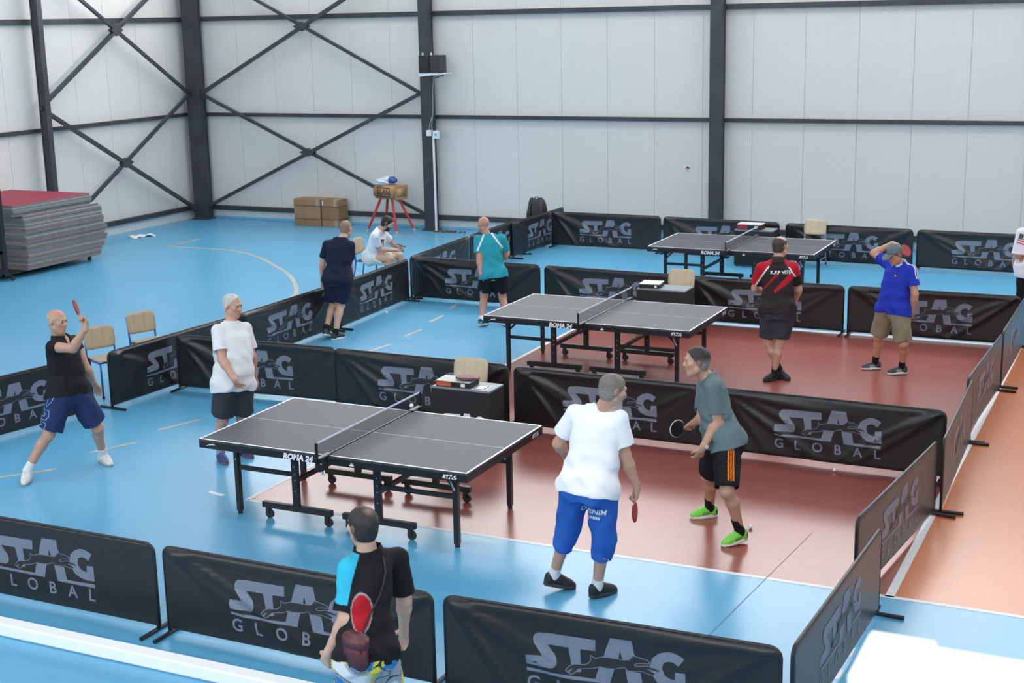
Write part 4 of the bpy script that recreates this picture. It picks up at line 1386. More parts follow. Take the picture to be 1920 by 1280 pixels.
        C((-.034, .080, .030), (.034, .080, .030), .013, .013, .014)
        C((0, .086, .018), (0, .104, -.020), .009, .013, .012)
        for q in (1, -1): C((q * .011, .094, -.028), (q * .007, .1, -.028), .009, .008, .006)
        C((-.020, .084, -.056), (.020, .084, -.056), .008, .008, .006)
        C((-.016, .083, -.068), (.016, .083, -.068), .009, .009, .006)
        for q in (1, -1):
            er = ellip(s.hp(q * .080, -.014, .0), R, np.array([.011, .021, .033]) * k, .006); pr.append(er)
        return pr
    def hand(s, S, spec):
        J, k = s.J, s.s
        wr, tip = J['wr' + S], J['tip' + S]
        d = nrm(spec.get('dir', tip - wr))
        th = spec.get('thumb')
        if th is None: th = s.fw
        th = np.asarray(th, float); th = nrm(th - (th @ d) * d)
        pn = np.cross(d, th) * (1 if S == 'L' else -1)
        curl = spec.get('curl', 0.35)
        spread = spec.get('spread', 0.06)
        pr = []
        lat = [.031, .0105, -.0105, -.030]
        ln = [.074, .083, .077, .061]
        for i in range(4):
            a = wr + th * lat[i] * .55 * k + d * .012 * k
            b = wr + d * (.096 - abs(i - 1.2) * .004) * k + th * lat[i] * k
            pr.append(rcone(a, b, .0155 * k, .0115 * k, .013))
            ang = curl * (1.0 + .12 * i)
            p = b
            fr = [.45, .30, .25]; rr = [.0098, .0090, .0082, .0072]
            a0 = 0
            for j in range(3):
                a0 += ang * (0.9 if j == 0 else 1.0)
                dirf = d * math.cos(a0) + pn * math.sin(a0) + th * (lat[i] / .03) * spread * math.cos(a0)
                q = p + nrm(dirf) * ln[i] * fr[j] * k
                pr.append(rcone(p, q, rr[j] * k, rr[j + 1] * k, .004))
                p = q
        # thumb from the side of the palm
        a = wr + d * .022 * k + th * .022 * k
        b = a + nrm(d * .75 + th * .75 + pn * .25) * .046 * k
        tc = spec.get('tcurl', 0.3)
        c = b + nrm(d * .95 + th * (.35 - tc) + pn * (.25 + tc)) * .034 * k
        e = c + nrm(d * .95 + th * (.1 - 1.3 * tc) + pn * (.25 + tc)) * .027 * k
        pr += [rcone(a, b, .0165 * k, .0125 * k, .012), rcone(b, c, .0115 * k, .0105 * k, .005), rcone(c, e, .0105 * k, .0085 * k, .004)]
        pr.append(rcone(wr - d * .02 * k, wr + d * .03 * k, .026 * k, .026 * k, .015))
        s.handinfo = getattr(s, 'handinfo', {})
        s.handinfo[S] = dict(p=wr + d * .085 * k + pn * .024 * k, d=d, th=th, pn=pn)
        return pr
    def skin_col(s, beard, hair):
        def f(P):
            q = (P - s.hc) / s.s
            l, ff, u = q @ s.hl, q @ s.hf, q @ s.hu
            col = np.tile(s.skin, (len(P), 1))
            near = (np.abs(q) < .2).all(1)
            rr = lambda c, r: sstep(np.sqrt(((l - c[0]) / r[0]) ** 2 + ((ff - c[1]) / r[1]) ** 2 + ((u - c[2]) / r[2]) ** 2), 1.15, .6)
            for sg in (1, -1):
                col = mix(col, s.skin * [1.06, .80, .76], .6 * rr((sg * .045, .08, -.02), (.025, .03, .025)))
                col = mix(col, s.skin * [1.05, .8, .75], .5 * rr((sg * .08, -.014, 0), (.02, .03, .04)))
                br = (hair or {}).get('brow', (0.09, 0.06, 0.045))
                col = mix(col, br, .85 * rr((sg * .032, .095, .034), (.021, .02, .006)))
            col = mix(col, s.skin * [.9, .55, .52], .8 * rr((0, .098, -.062), (.024, .02, .011)))
            col = mix(col, s.skin * [1.05, .78, .72], .4 * rr((0, .112, -.02), (.018, .02, .018)))
            if beard and beard.get('stub'):
                m = sstep(u, -.035, -.055) * sstep(ff, .0, .03) * (1 - .0) * near
                col = mix(col, beard['col'], beard['stub'] * m)
            if hair and hair.get('stub'):
                m = s.hair_region(l, ff, u, hair) * near
                col = mix(col, hair['col'], hair['stub'] * m)
            if hair and hair.get('red'):       # bald pate flushed
                m = sstep(u, .05, .09) * near
                col = mix(col, s.skin * [1.08, .80, .76], hair['red'] * m)
            return col
        return f
    def hair_region(s, l, ff, u, hair):
        st = hair.get('style', 'full')
        if st == 'full':
            a = .83 * ff - .56 * (u + .045 - hair.get('line', 0))
            m = sstep(a, .006, -.006) * sstep(u, -.088, -.07)
            m = m * (1 - sstep(ff, -.005, .01) * sstep(u, -.01, -.03))
        else:                                   # fringe: bald top
            top = hair.get('top', .065)
            a = .9 * ff - .43 * (u + .03)
            m = sstep(a, .006, -.008) * sstep(u, -.088, -.07) * sstep(u - .35 * np.maximum(-ff, 0), top, top - .015)
        return m
    def eyes(s):
        k = s.s
        for q in (1, -1):
            c = s.hp(q * .032, .0765, .0115) - s.base
            obj('eye', ball_eye(Vector(c), Vector(s.hf), .0118 * k), s.root, None, 'eye')
    def make_hair(s, hair):
        th = hair.get('th', .007)
        if th <= 0: return
        k = s.s; R = s.HR
        pr = [ellip(s.hp(0, -.014, .036), R, np.array([.077 + th * .8, .097 + th, .080 + th]) * k, .0),
              ellip(s.hp(0, -.03, -.03), R, np.array([.066 + th * .6, .062 + th, .07]) * k, .03)]
        def cut(x, y, z):
            px, py, pz = x - s.hc[0], y - s.hc[1], z - s.hc[2]
            g = lambda v: (px * v[0] + py * v[1] + pz * v[2]) / k
            l, ff, u = g(s.hl), g(s.hf), g(s.hu)
            m = s.hair_region(l, ff, u, hair)
            return (0.5 - m) * 0.02
        pr.append(Prim(cut, [-1e9] * 3, [1e9] * 3, 0.0, 'int'))
        rough = hair.get('rough', .003)
        rs = random.Random(hash(round(s.base[0], 2)) % 1000); p0 = [rs.uniform(0, 6) for _ in range(3)]
        wp = lambda x, y, z: rough * np.sin(x * 160 + p0[0]) * np.sin(y * 150 + p0[1]) * np.sin(z * 130 + p0[2])
        c0 = np.array(hair['col'], float); c1 = np.array(hair.get('col2', hair['col']), float)
        def cf(P):
            q = (P - s.hc) / k; u = q @ s.hu; ff = q @ s.hf
            c = mix(np.tile(c0, (len(P), 1)), c1, sstep(u, .05, -.02) if hair.get('grad', 1) else 0 * u)
            if hair.get('crown'):
                e = np.sqrt(((q @ s.hl) / .035) ** 2 + ((ff + .06) / .04) ** 2 + ((u - .095) / .04) ** 2)
                c = mix(c, s.skin * .6, hair['crown'] * sstep(e, 1.2, .4))
            return c
        grown('hair', pr, .0045, s.base, 'hair', cf, s.root, 1, warp=wp)
    def make_beard(s, b):
        k = s.s; R = s.HR; L = b.get('len', .02)
        pr = [ellip(s.hp(0, .045, -.085 - L * .5), R, np.array([.050, .040 + L * .3, .040 + L]) * k, .02)]
        for q in (1, -1):
            pr.append(rcone(s.hp(q * .058, .008, -.03), s.hp(q * .028, .055, -.095), .018 * k, .022 * k, .02))
        pr.append(rcone(s.hp(-.02, .088, -.045), s.hp(.02, .088, -.045), .007 * k, .007 * k, .008))
        pr.append(rcone(s.hp(-.022, .091, -.060), s.hp(.022, .091, -.060), .0065 * k, .0065 * k, 0.002, 'sub'))
        wp = lambda x, y, z: .003 * np.sin(x * 190) * np.sin(y * 170) * np.sin(z * 90)
        grown('beard', pr, .0045, s.base, 'hair', b['col'], s.root, 1, warp=wp)
    def make_cap(s, cap):
        k = s.s; R = s.HR
        pr = [ellip(s.hp(0, -.014, .036), R, np.array([.089, .108, .094]) * k, 0.0),
              halfspace(s.hp(0, 0, .026), -s.hu + .18 * s.hf)]
        root, _ = grown('cap', pr, .0055, s.base, 'fabric', cap['col'], s.root, 1)
        pr = [ellip(s.hp(0, .105, .030), np.stack([s.hl, nrm(s.hf - .25 * s.hu), nrm(s.hu + .25 * s.hf)]), np.array([.078, .082, .012]) * k, 0.0)]
        pr.append(ellip(s.hp(0, -.014, .036), R, np.array([.082, .10, .088]) * k, 0.0, 'sub'))
        grown('cap_peak', pr, .005, s.base, 'fabric', cap['col'], s.root, 1)
        grown('cap_button', [ellip(s.hp(0, -.014, .131), R, np.array([.011, .011, .007]) * k, 0.0)], .003, s.base, 'fabric', cap['col'], s.root, 1)
    def make_shirt(s, c):
        J, k = s.J, s.s
        up = np.array([0, 0, 1.0])
        hem = c.get('hem', -.16)
        s.shirt_hem = hem
        loose = c.get('loose', .018)
        T = np.array([hem, -.05, .12, .35, .6, .8, .92, 1.0, 1.05])
        A = np.interp(T, s.T, s.A); BF = np.interp(T, s.T, s.BF); BB = np.interp(T, s.T, s.BB)
        A = A + np.array([loose + .022, loose + .014, loose + .010, loose + .010, loose, loose - .004, .016, .016, .014])
        BF = BF + np.array([loose + .03, loose + .016, loose + .008, loose, loose, loose - .004, .014, .012, .012])
        BB = BB + np.array([loose + .018, loose + .006, loose + .016, loose + .016, loose + .004, loose - .004, .014, .012, .012])
        A[0] = max(A[0], A[1] * .98)
        pr = [s.torso(T, A, BF, BB, 0.0)]
        pr.append(rcone(J['neck'] - s.ax * .05 * k, J['neck'] + (s.hp(0, -.02, -.06) - J['neck']) * c.get('collar', .25), .076 * k, .070 * k, .035))
        cuts = []
        hc = s.pel + s.ax * s.L * hem
        g = c.get('hipw', .041)
        for S in 'LR':
            hip = J['hip' + S]; kn = J['kn' + S]
            pr.append(ellip(hip - s.fp * .045 * k, np.stack([s.xp, s.fp, up]), (np.array([.085, .085, .10]) + g) * k, .05))
            pr.append(rcone(hip, hip + (kn - hip) * .25, (.092 + g) * k, (.090 + g) * k, .05))
        pr.append(halfspace(hc, -s.ax))
        for S in 'LR':
            sh, el, wr = J['sh' + S], J['el' + S], J['wr' + S]
            n = nrm(el - sh)
            fr = c.get('sleeve', .62)
            e = sh + (el - sh) * fr
            pr.append(rcone(J['neck'] - s.ax * .035 * k, sh + s.ax * .006 * k, .064 * k, .060 * k, .04))
            pr.append(rcone(sh - s.ax * .005, e, .065 * k, (.065 + c.get('flare', .006)) * k, .028, flat=True))
            cuts.append(rcone(e - n * .03, e + n * .05, (.050 + c.get('flare', .006)) * k, (.053 + c.get('flare', .006)) * k, .004, 'sub'))
        pr += cuts
        # neck opening
        pr.append(rcone(J['neck'] + (s.hp(0, -.02, -.06) - J['neck']) * .1, s.hp(0, -.01, -.02), .066 * k, .075 * k, .006, 'sub'))
        if c.get('vneck'):
            f0 = J['neck'] + s.fw * .06 * k - s.ax * .01
            pr.append(rcone(f0, f0 + s.fw * .05 - s.ax * c['vneck'], .04 * k, .006, .005, 'sub'))
        # hem opening
        p0 = s.pel + s.ax * s.L * hem
        rs = random.Random(int(abs(s.base[0] * 100)) + 5); ph = [rs.uniform(0, 6) for _ in range(8)]
        xl, fl = s.xn, s.fw
        am = c.get('folds', .006) * 1.9
        def wp(x, y, z):
            px, py, pz = x - s.pel[0], y - s.pel[1], z - s.pel[2]
            t = (px * s.ax[0] + py * s.ax[1] + pz * s.ax[2]) / s.L
            u = px * xl[0] + py * xl[1] + pz * xl[2]; v = px * fl[0] + py * fl[1] + pz * fl[2]
            g = np.clip(1.1 - t, .15, 1)
            a1 = np.sin(u * 38 + 5 * np.sin(t * 5 + ph[0]) + ph[1]) * np.cos(t * 4 + ph[2])
            a2 = np.sin(t * 22 + 14 * np.abs(u) + 8 * v + ph[3] + 1.5 * np.sin(u * 12 + ph[4]))
            a3 = np.sin(v * 30 - t * 9 + ph[5]) * np.sin(u * 17 + ph[6])
            g = g * np.clip((.27 - np.abs(u)) / .07, .12, 1) * np.clip((1.0 - t) / .2, 0, 1)
            return am * g * (.5 * a1 + .45 * a2 * np.clip(1.2 - np.abs(t - .25) * 1.6, 0, 1) + .3 * a3)
        s.shirt, P = grown(c.get('name', 't_shirt'), pr, max(.006, s.h), s.base, 'fabric', c['col'] if not callable(c['col']) else (lambda P: c['col'](s, P)), s.root, 1, warp=wp)
        s.shirtP = P
        if c.get('polo'):
            kk = c.get('collar_h', .3)
            a = J['neck'] + (s.hp(0, -.02, -.06) - J['neck']) * .02
            b = J['neck'] + (s.hp(0, -.02, -.06) - J['neck']) * (.18 + kk)
            q = [rcone(a - s.ax * .02, b, .102 * k, .083 * k, 0.0, flat=True, flata=True), rcone(a - s.ax * .05, b + s.ax * .05, .076 * k, .072 * k, .003, 'sub')]
            n = J['neck'] + s.fw * .09 * k
            q.append(rcone(n - s.ax * .05, n + s.ax * .1, .028 * k, .05 * k, .004, 'sub'))
            grown('collar', q, .005, s.base, 'fabric', c['polo'], s.root, 1)
    def make_shorts(s, c):
        J, k = s.J, s.s
        up = np.array([0, 0, 1.0])
        T = np.array([-.20 if c.get('len', .75) > .7 else -.11, -.05, .12, .24])
        A = np.interp(T, s.T, s.A) + np.array([.0, .016, .015, .013]); BF = np.interp(T, s.T, s.BF) + np.array([.0, .014, .012, .010]); BB = np.interp(T, s.T, s.BB) + .024
        A[0] = .13 * k
        pr = [s.torso(T, A, BF, BB, 0.0)]
        fr = c.get('len', .75)
        w = c.get('w', .022)
        cut = []
        for S in 'LR':
            hip, kn, an = J['hip' + S], J['kn' + S], J['an' + S]
            pr.append(ellip(hip - s.fp * .045 * k, np.stack([s.xp, s.fp, up]), np.array([.10, .10, .115]) * k, .05))
            if fr <= 1:
                e = hip + (kn - hip) * fr
                re = (.092 + (.058 - .092) * fr + w + c.get('flare', .014)) * k
                pr.append(rcone(hip, e, (.092 + w) * k, re, .05, flat=True))
                n = nrm(kn - hip)
                cut.append(rcone(e - n * .03, e + n * .03, re - .017, re - .015, .003, 'sub'))
            else:
                e = kn + (an - kn) * (fr - 1)
                pr.append(rcone(hip, kn, (.094 + w) * k, (.062 + w + .006) * k, .05))
                n = nrm(an - kn)
                pr.append(rcone(kn, e, (.062 + w + .004) * k, (.050 + w + .004) * k, .03, flat=True))
                cut.append(rcone(e - n * .03, e + n * .03, (.050 + w - .013) * k, (.050 + w - .011) * k, .003, 'sub'))
        pr += cut
        tp = s.shirt_hem + .035 if not c.get('nocut') else .24
        pr.append(halfspace(s.pel + s.ax * s.L * tp, s.ax))
        rs = random.Random(int(abs(s.base[1] * 100)) + 9); ph = [rs.uniform(0, 6) for _ in range(6)]
        am = c.get('folds', .005) * 1.35
        def wp(x, y, z):
            u = (x - s.base[0]) * s.xp[0] + (y - s.base[1]) * s.xp[1]; v = (x - s.base[0]) * s.fp[0] + (y - s.base[1]) * s.fp[1]
            return am * (.6 * np.sin(z * 26 + u * 22 + ph[0] + 2 * np.sin(v * 14 + ph[1])) * np.sin(v * 20 + ph[2]) + .5 * np.sin(u * 42 + 3 * np.sin(z * 12 + ph[3]) + ph[4]))
        s.shorts, P = grown(c.get('name', 'shorts'), pr, max(.006, s.h), s.base, 'fabric', c['col'] if not callable(c['col']) else (lambda P: c['col'](s, P)), s.root, 1, warp=wp)
        s.shortsP = P
    def shoe_frames(s):
        s.sf = {}
        for S in 'LR':
            an, toe = s.J['an' + S].copy(), s.J['toe' + S].copy()
            d = toe - an; d[2] = 0; d = nrm(d)
            lift = max(0.0, an[2] - .092)
            pt = math.asin(min(.8, lift / .19))
            f = d * math.cos(pt) - np.array([0, 0, 1.0]) * math.sin(pt)
            l = nrm(np.cross([0, 0, 1.0], f)); u = np.cross(f, l)
            o = an - u * .085
            if pt == 0: o[2] = 0.0
            else:
                # toe touches the floor
                tz = (o + f * .16)[2]; o[2] -= tz - .004
            s.sf[S] = (o, f, l, u)
    def make_shoes(s, c, socks):
        k = s.s; h = .005
        for S in 'LR':
            o, f, l, u = s.sf[S]
            sg = 1 if S == 'L' else -1
            p = lambda a, b, z: o + k * (f * a + l * b + u * z)
            R = np.stack([f, l, u])
            up_ = [rcone(p(-.035, 0, .034), p(-.038, 0, .074), .036 * k, .033 * k, 0.0),
                   rcone(p(-.02, 0, .05), p(.05, 0, .058), .036 * k, .038 * k, .03),
                   rcone(p(.04, 0, .055), p(.115, sg * -.004, .034), .038 * k, .036 * k, .03),
                   rcone(p(.10, sg * -.006, .032), p(.155, sg * -.010, .024), .039 * k, .029 * k, .03),
                   halfspace(p(0, 0, .014), -u)]
            up_.append(rcone(p(-.006, 0, .098), p(-.006, 0, .17), .031 * k, .038 * k, .004, 'sub'))
            sc = c['col']
            def shoe_col(P, o=o, f=f, l=l, u=u):
                q = (P - o) / k
                a, b, z = q @ f, q @ l, q @ u
                col = np.tile(np.asarray(sc, float), (len(P), 1))
                if c.get('heel'): col = mix(col, c['heel'], sstep(a, -.035, -.05) * (z < .07))
                if c.get('stripe'):
                    m = (np.abs(((a - .3 * z) * 60) % 1 - .5) < .26) & (a > .01) & (a < .075) & (z < .062) & (np.abs(b) > .02)
                    col[m] = c['stripe']
                if c.get('lace'):
                    m = (np.abs(b) < .016) & (a > .03) & (a < .10) & ((a * 70) % 1 < .5)
                    col[m] = c['lace']
                return col
            sh, _ = grown('shoe', up_, h, s.base, 'shoe', shoe_col, s.root, 1)
            def solef(x, y, z):
                px, py, pz = x - o[0], y - o[1], z - o[2]
                a = (px * f[0] + py * f[1] + pz * f[2]) / k; b = (px * l[0] + py * l[1] + pz * l[2]) / k; w = (px * u[0] + py * u[1] + pz * u[2]) / k
                t = np.clip((a + .035) / .19, 0, 1)
                r = .036 + .012 * np.sin(np.pi * np.clip(t * .95, 0, 1)) ** 1.5 - .006 * (t > .999)
                cx = -.035 + .19 * t
                d2 = np.sqrt((a - cx) ** 2 + (b + sg * .008 * t) ** 2) - r
                hgt = .016 - .003 * np.clip(t, 0, 1)
                dz = np.abs(w - hgt) - hgt
                return (np.sqrt(np.maximum(d2 + .004, 0) ** 2 + np.maximum(dz + .004, 0) ** 2) + np.minimum(np.maximum(d2 + .004, dz + .004), 0) - .004) * k
            c0, c1 = p(-.04, 0, 0), p(.16, 0, .03)
            grown('sole', [Prim(solef, np.minimum(c0, c1) - .055, np.maximum(c0, c1) + .055, 0.0)], h, s.base, 'shoe', c.get('sole', (.6, .6, .6)), sh, 0)
            if c.get('tongue', 1):
                grown('laces', [rcone(p(.045, -.02, .089), p(.045, .02, .089), .005, .005, 0), rcone(p(.065, -.02, .082), p(.065, .02, .082), .005, .005, 0),
                                rcone(p(.085, -.018, .074), p(.085, .018, .074), .005, .005, 0), rcone(p(.03, 0, .088), p(.09, 0, .072), .014, .012, .004)], .004, s.base, 'shoe', c.get('lace', sc), sh, 0)
            if socks:
                an, kn = s.J['an' + S], s.J['kn' + S]
                n = nrm(kn - an)
                r = np.linalg.norm(kn - an)
                e = an + n * socks.get('h', .09)
                grown('sock', [rcone(o + u * .05, an, .038 * k, .041 * k, 0.0), rcone(an, e, .040 * k, (.044 + socks.get('w', 0)) * k, .02, flat=True)], .006, s.base, 'fabric', socks['col'], s.root, 1)

def on_cloth(me, target, c, xdir, ydir, lift, name, m, parent, base):
    """lay flat lettering (mesh in XY) on a garment: cast from outside along the inward direction"""
    c = Vector(c); X = Vector(xdir).normalized(); Y = Vector(ydir).normalized(); N = X.cross(Y)
    bm = bmesh.new(); bm.from_mesh(me)
    bmesh.ops.triangulate(bm, faces=bm.faces[:])
    bmesh.ops.subdivide_edges(bm, edges=[e for e in bm.edges if e.calc_length() > .02], cuts=2)
    tb = BVHTree.FromObject(target, bpy.context.evaluated_depsgraph_get()) if False else None
    vs = [v.co.copy() for v in target.data.vertices]
    tb = BVHTree.FromPolygons(vs, [p.vertices[:] for p in target.data.polygons])
    for v in bm.verts:
        p = c + X * v.co.x + Y * v.co.y
        hit = tb.ray_cast(p - Vector(base) + N * 0.3, -N)
        q = hit[0] + N * lift if hit[0] is not None else p - Vector(base)
        v.co = q
    out = bpy.data.meshes.new(name); bm.to_mesh(out); bm.free()
    return obj(name, out, parent, None, m)

# ------------------------------------------------------------------ bats
def bat(loc, d, n, label, red_front=True):
    """table tennis bat: d = from handle end to blade tip, n = normal of the red side"""
    d = Vector(d).normalized(); n = Vector(n); n = (n - d * n.dot(d)).normalized(); x = d.cross(n)
    t = empty('table_tennis_bat', loc)
    m = Matrix((x, d, n)).transposed().to_4x4()
    t.rotation_mode = 'QUATERNION'; t.rotation_quaternion = m.to_quaternion()
    def disc(name, z0, z1, r, mt, cutoff=-0.055):
        bm = bmesh.new(); pts = []
        for i in range(40):
            a = 2 * PI * i / 40
            px, py = r * .075 * math.sin(a) * 1.0, .155 + r * .079 * math.cos(a)
            if name != 'blade': py = max(py, .088)
            pts.append((px, py))
        lo = [bm.verts.new((a, b, z0)) for a, b in pts]; hi = [bm.verts.new((a, b, z1)) for a, b in pts]
        bm.faces.new(lo); bm.faces.new(hi[::-1])
        for i in range(40): bm.faces.new((lo[i], lo[(i + 1) % 40], hi[(i + 1) % 40], hi[i]))
        bmesh.ops.recalc_face_normals(bm, faces=bm.faces[:])
        me = bpy.data.meshes.new(name); bm.to_mesh(me); bm.free()
        return obj(name, me, t, None, mt)
    disc('blade', -.003, .003, 1.0, 'bat_wood')
    disc('rubber_sheet', .003, .0065, .985, 'bat_red'); disc('rubber_sheet', -.0065, -.003, .985, 'bat_black')
    part('handle', MB().box(-.013, .013, -.012, .088, -.011, .011, bev=.005), 'bat_wood', t)
    part('edge_tape', MB().tube([(.075 * math.sin(a), .155 + .079 * math.cos(a), 0) for a in np.linspace(-2.6, 2.6, 30)], .0045, 6), 'white_plastic' if not red_front else 'bat_red', t)
    return tag(t, label, 'bat', 'table tennis bats')
POSES = {
    'p1': dict(head=(-2.105, 0.574, 1.58), neck=(-2.137, 0.63, 1.394), shL=(-2.152, 0.834, 1.314), shR=(-2.087, 0.461, 1.346), elL=(-2.047, 0.863, 1.025), elR=(-1.792, 0.422, 1.362), wrL=(-2.115, 1.024, 0.834), wrR=(-1.643, 0.458, 1.572), tipL=(-2.143, 1.123, 0.691), tipR=(-1.733, 0.605, 1.608), hipL=(-2.019, 0.666, 0.835), hipR=(-2.056, 0.482, 0.855), knL=(-1.904, 0.788, 0.439), knR=(-2.163, 0.367, 0.455), anL=(-2.035, 0.974, 0.092), anR=(-2.345, 0.214, 0.107), toeL=(-1.873, 0.914, 0.018), toeR=(-2.268, 0.069, 0.017)),
    'p2': dict(head=(-0.705, 1.569, 1.645), neck=(-0.705, 1.527, 1.451), shL=(-0.675, 1.717, 1.377), shR=(-0.737, 1.346, 1.427), elL=(-0.625, 1.734, 1.077), elR=(-0.644, 1.26, 1.159), wrL=(-0.676, 1.815, 0.836), wrR=(-0.476, 1.224, 0.965), tipL=(-0.74, 1.902, 0.697), tipR=(-0.492, 1.328, 0.824), hipL=(-0.613, 1.509, 0.875), hipR=(-0.677, 1.333, 0.898), knL=(-0.695, 1.595, 0.457), knR=(-0.797, 1.403, 0.486), anL=(-0.812, 1.74, 0.085), anR=(-0.918, 1.483, 0.092), toeL=(-0.649, 1.673, 0.03), toeR=(-0.783, 1.373, 0.032)),
    'p3': dict(head=(-2.842, 7.164, 1.545), neck=(-2.854, 7.025, 1.406), shL=(-3.061, 6.99, 1.327), shR=(-2.694, 7.026, 1.329), elL=(-3.164, 6.998, 1.043), elR=(-2.761, 7.092, 1.042), wrL=(-3.23, 7.078, 0.804), wrR=(-2.851, 7.279, 0.885), tipL=(-3.265, 7.126, 0.639), tipR=(-2.823, 7.203, 0.729), hipL=(-2.96, 6.911, 0.857), hipR=(-2.781, 6.936, 0.863), knL=(-3.041, 7.04, 0.449), knR=(-2.899, 7.01, 0.451), anL=(-2.997, 6.75, 0.153), anR=(-2.873, 6.8, 0.091), toeL=(-3.031, 6.858, 0.01), toeR=(-2.817, 6.961, 0.022)),
    'p4': dict(head=(-4.175, 10.578, 1.098), neck=(-4.323, 10.572, 0.968), shL=(-4.361, 10.754, 0.894), shR=(-4.303, 10.378, 0.904), elL=(-4.342, 10.977, 0.691), elR=(-4.316, 10.538, 0.648), wrL=(-4.326, 11.202, 0.561), wrR=(-4.079, 10.656, 0.632), tipL=(-4.321, 11.378, 0.549), tipR=(-4.026, 10.824, 0.628), hipL=(-4.591, 10.769, 0.488), hipR=(-4.544, 10.592, 0.488), knL=(-4.203, 10.989, 0.472), knR=(-4.117, 10.52, 0.507), anL=(-4.06, 10.932, 0.085), anR=(-4.096, 10.551, 0.09), toeL=(-3.906, 11.018, 0.03), toeR=(-3.979, 10.681, 0.03)),
    'p5': dict(head=(-1.329, 8.517, 1.482), neck=(-1.256, 8.527, 1.307), shL=(-1.398, 8.467, 1.261), shR=(-1.074, 8.614, 1.269), elL=(-1.336, 8.371, 0.996), elR=(-1.07, 8.734, 1.011), wrL=(-1.278, 8.298, 0.775), wrR=(-1.152, 8.964, 1.011), tipL=(-1.272, 8.399, 0.643), tipR=(-1.125, 8.869, 0.878), hipL=(-1.245, 8.436, 0.76), hipR=(-1.089, 8.519, 0.75), knL=(-1.37, 8.562, 0.391), knR=(-1.114, 8.668, 0.364), anL=(-1.286, 8.301, 0.108), anR=(-0.945, 8.431, 0.105), toeL=(-1.272, 8.434, 0.001), toeR=(-1.041, 8.556, 0.03)),
    'p6': dict(head=(3.56, 6.771, 1.668), neck=(3.553, 6.71, 1.481), shL=(3.364, 6.654, 1.409), shR=(3.727, 6.76, 1.418), elL=(3.263, 6.743, 1.138), elR=(3.774, 6.852, 1.134), wrL=(3.294, 6.989, 1.061), wrR=(3.697, 7.023, 0.954), tipL=(3.311, 6.904, 0.907), tipR=(3.699, 6.943, 0.798), hipL=(3.493, 6.604, 0.909), hipR=(3.674, 6.633, 0.916), knL=(3.449, 6.711, 0.484), knR=(3.599, 6.687, 0.488), anL=(3.558, 6.855, 0.108), anR=(3.526, 6.755, 0.087), toeL=(3.709, 6.788, 0.019), toeR=(3.428, 6.609, 0.026)),
    'p7': dict(head=(4.805, 7.409, 1.533), neck=(4.854, 7.529, 1.395), shL=(5.012, 7.431, 1.345), shR=(4.708, 7.635, 1.354), elL=(5.07, 7.388, 1.055), elR=(4.481, 7.778, 1.47), wrL=(5.033, 7.459, 0.818), wrR=(4.701, 7.801, 1.599), tipL=(5.004, 7.538, 0.672), tipR=(4.768, 7.956, 1.581), hipL=(4.889, 7.395, 0.854), hipR=(4.726, 7.474, 0.858), knL=(4.967, 7.355, 0.439), knR=(4.619, 7.559, 0.463), anL=(4.92, 7.568, 0.102), anR=(4.567, 7.711, 0.096), toeL=(4.76, 7.503, 0.02), toeR=(4.403, 7.649, 0.025)),
    'p9': dict(head=(4.3, 1.264, 1.559), neck=(4.37, 1.379, 1.41), shL=(4.463, 1.208, 1.369), shR=(4.285, 1.54, 1.272), elL=(4.497, 1.244, 1.063), elR=(4.334, 1.34, 1.042), wrL=(4.409, 1.112, 0.849), wrR=(4.192, 1.537, 0.935), tipL=(4.333, 1.163, 0.694), tipR=(4.098, 1.677, 0.87), hipL=(4.568, 1.289, 0.885), hipR=(4.467, 1.442, 0.853), knL=(4.639, 1.079, 0.507), knR=(4.324, 1.559, 0.452), anL=(4.712, 1.225, 0.111), anR=(4.275, 1.764, 0.084), toeL=(4.609, 1.088, 0.013), toeR=(4.123, 1.653, 0.021)),
    'p10': dict(head=(4.153, -0.3, 1.683), neck=(4.044, -0.281, 1.515), shL=(3.826, -0.26, 1.458), shR=(4.21, -0.315, 1.471), elL=(3.671, -0.23, 1.192), elR=(4.247, -0.283, 1.165), wrL=(3.649, -0.024, 1.021), wrR=(4.312, -0.212, 0.917), tipL=(3.721, -0.096, 0.873), tipR=(4.266, -0.103, 0.781), hipL=(3.919, -0.47, 0.949), hipR=(4.113, -0.458, 0.945), knL=(3.792, -0.343, 0.538), knR=(4.102, -0.362, 0.511), anL=(3.651, -0.305, 0.133), anR=(4.018, -0.305, 0.097), toeL=(3.778, -0.21, 0.03), toeR=(4.113, -0.166, 0.019)),
    'p11': dict(head=(3.783, -3.309, 1.587), neck=(3.793, -3.267, 1.401), shL=(3.749, -3.42, 1.362), shR=(3.875, -3.083, 1.321), elL=(3.756, -3.494, 1.077), elR=(3.883, -3.04, 1.037), wrL=(3.636, -3.515, 0.855), wrR=(3.829, -2.969, 0.809), tipL=(3.561, -3.467, 0.709), tipR=(3.791, -2.911, 0.653), hipL=(3.834, -3.551, 0.913), hipR=(3.892, -3.397, 0.875), knL=(3.806, -3.505, 0.493), knR=(3.859, -3.232, 0.487), anL=(3.802, -3.491, 0.087), anR=(3.901, -3.262, 0.085), toeL=(3.676, -3.377, 0.03), toeR=(3.776, -3.146, 0.03)),
}
def look(deg): return YAW - math.radians(deg)
FWv = np.array([math.cos(YAW), math.sin(YAW), 0.0]); RTv = np.array([math.sin(YAW), -math.cos(YAW), 0.0]); UPv = np.array([0, 0, 1.0])
A_ = np.array
SK_L, SK_M, SK_D = (0.56, 0.345, 0.255), (0.50, 0.285, 0.195), (0.46, 0.25, 0.17)

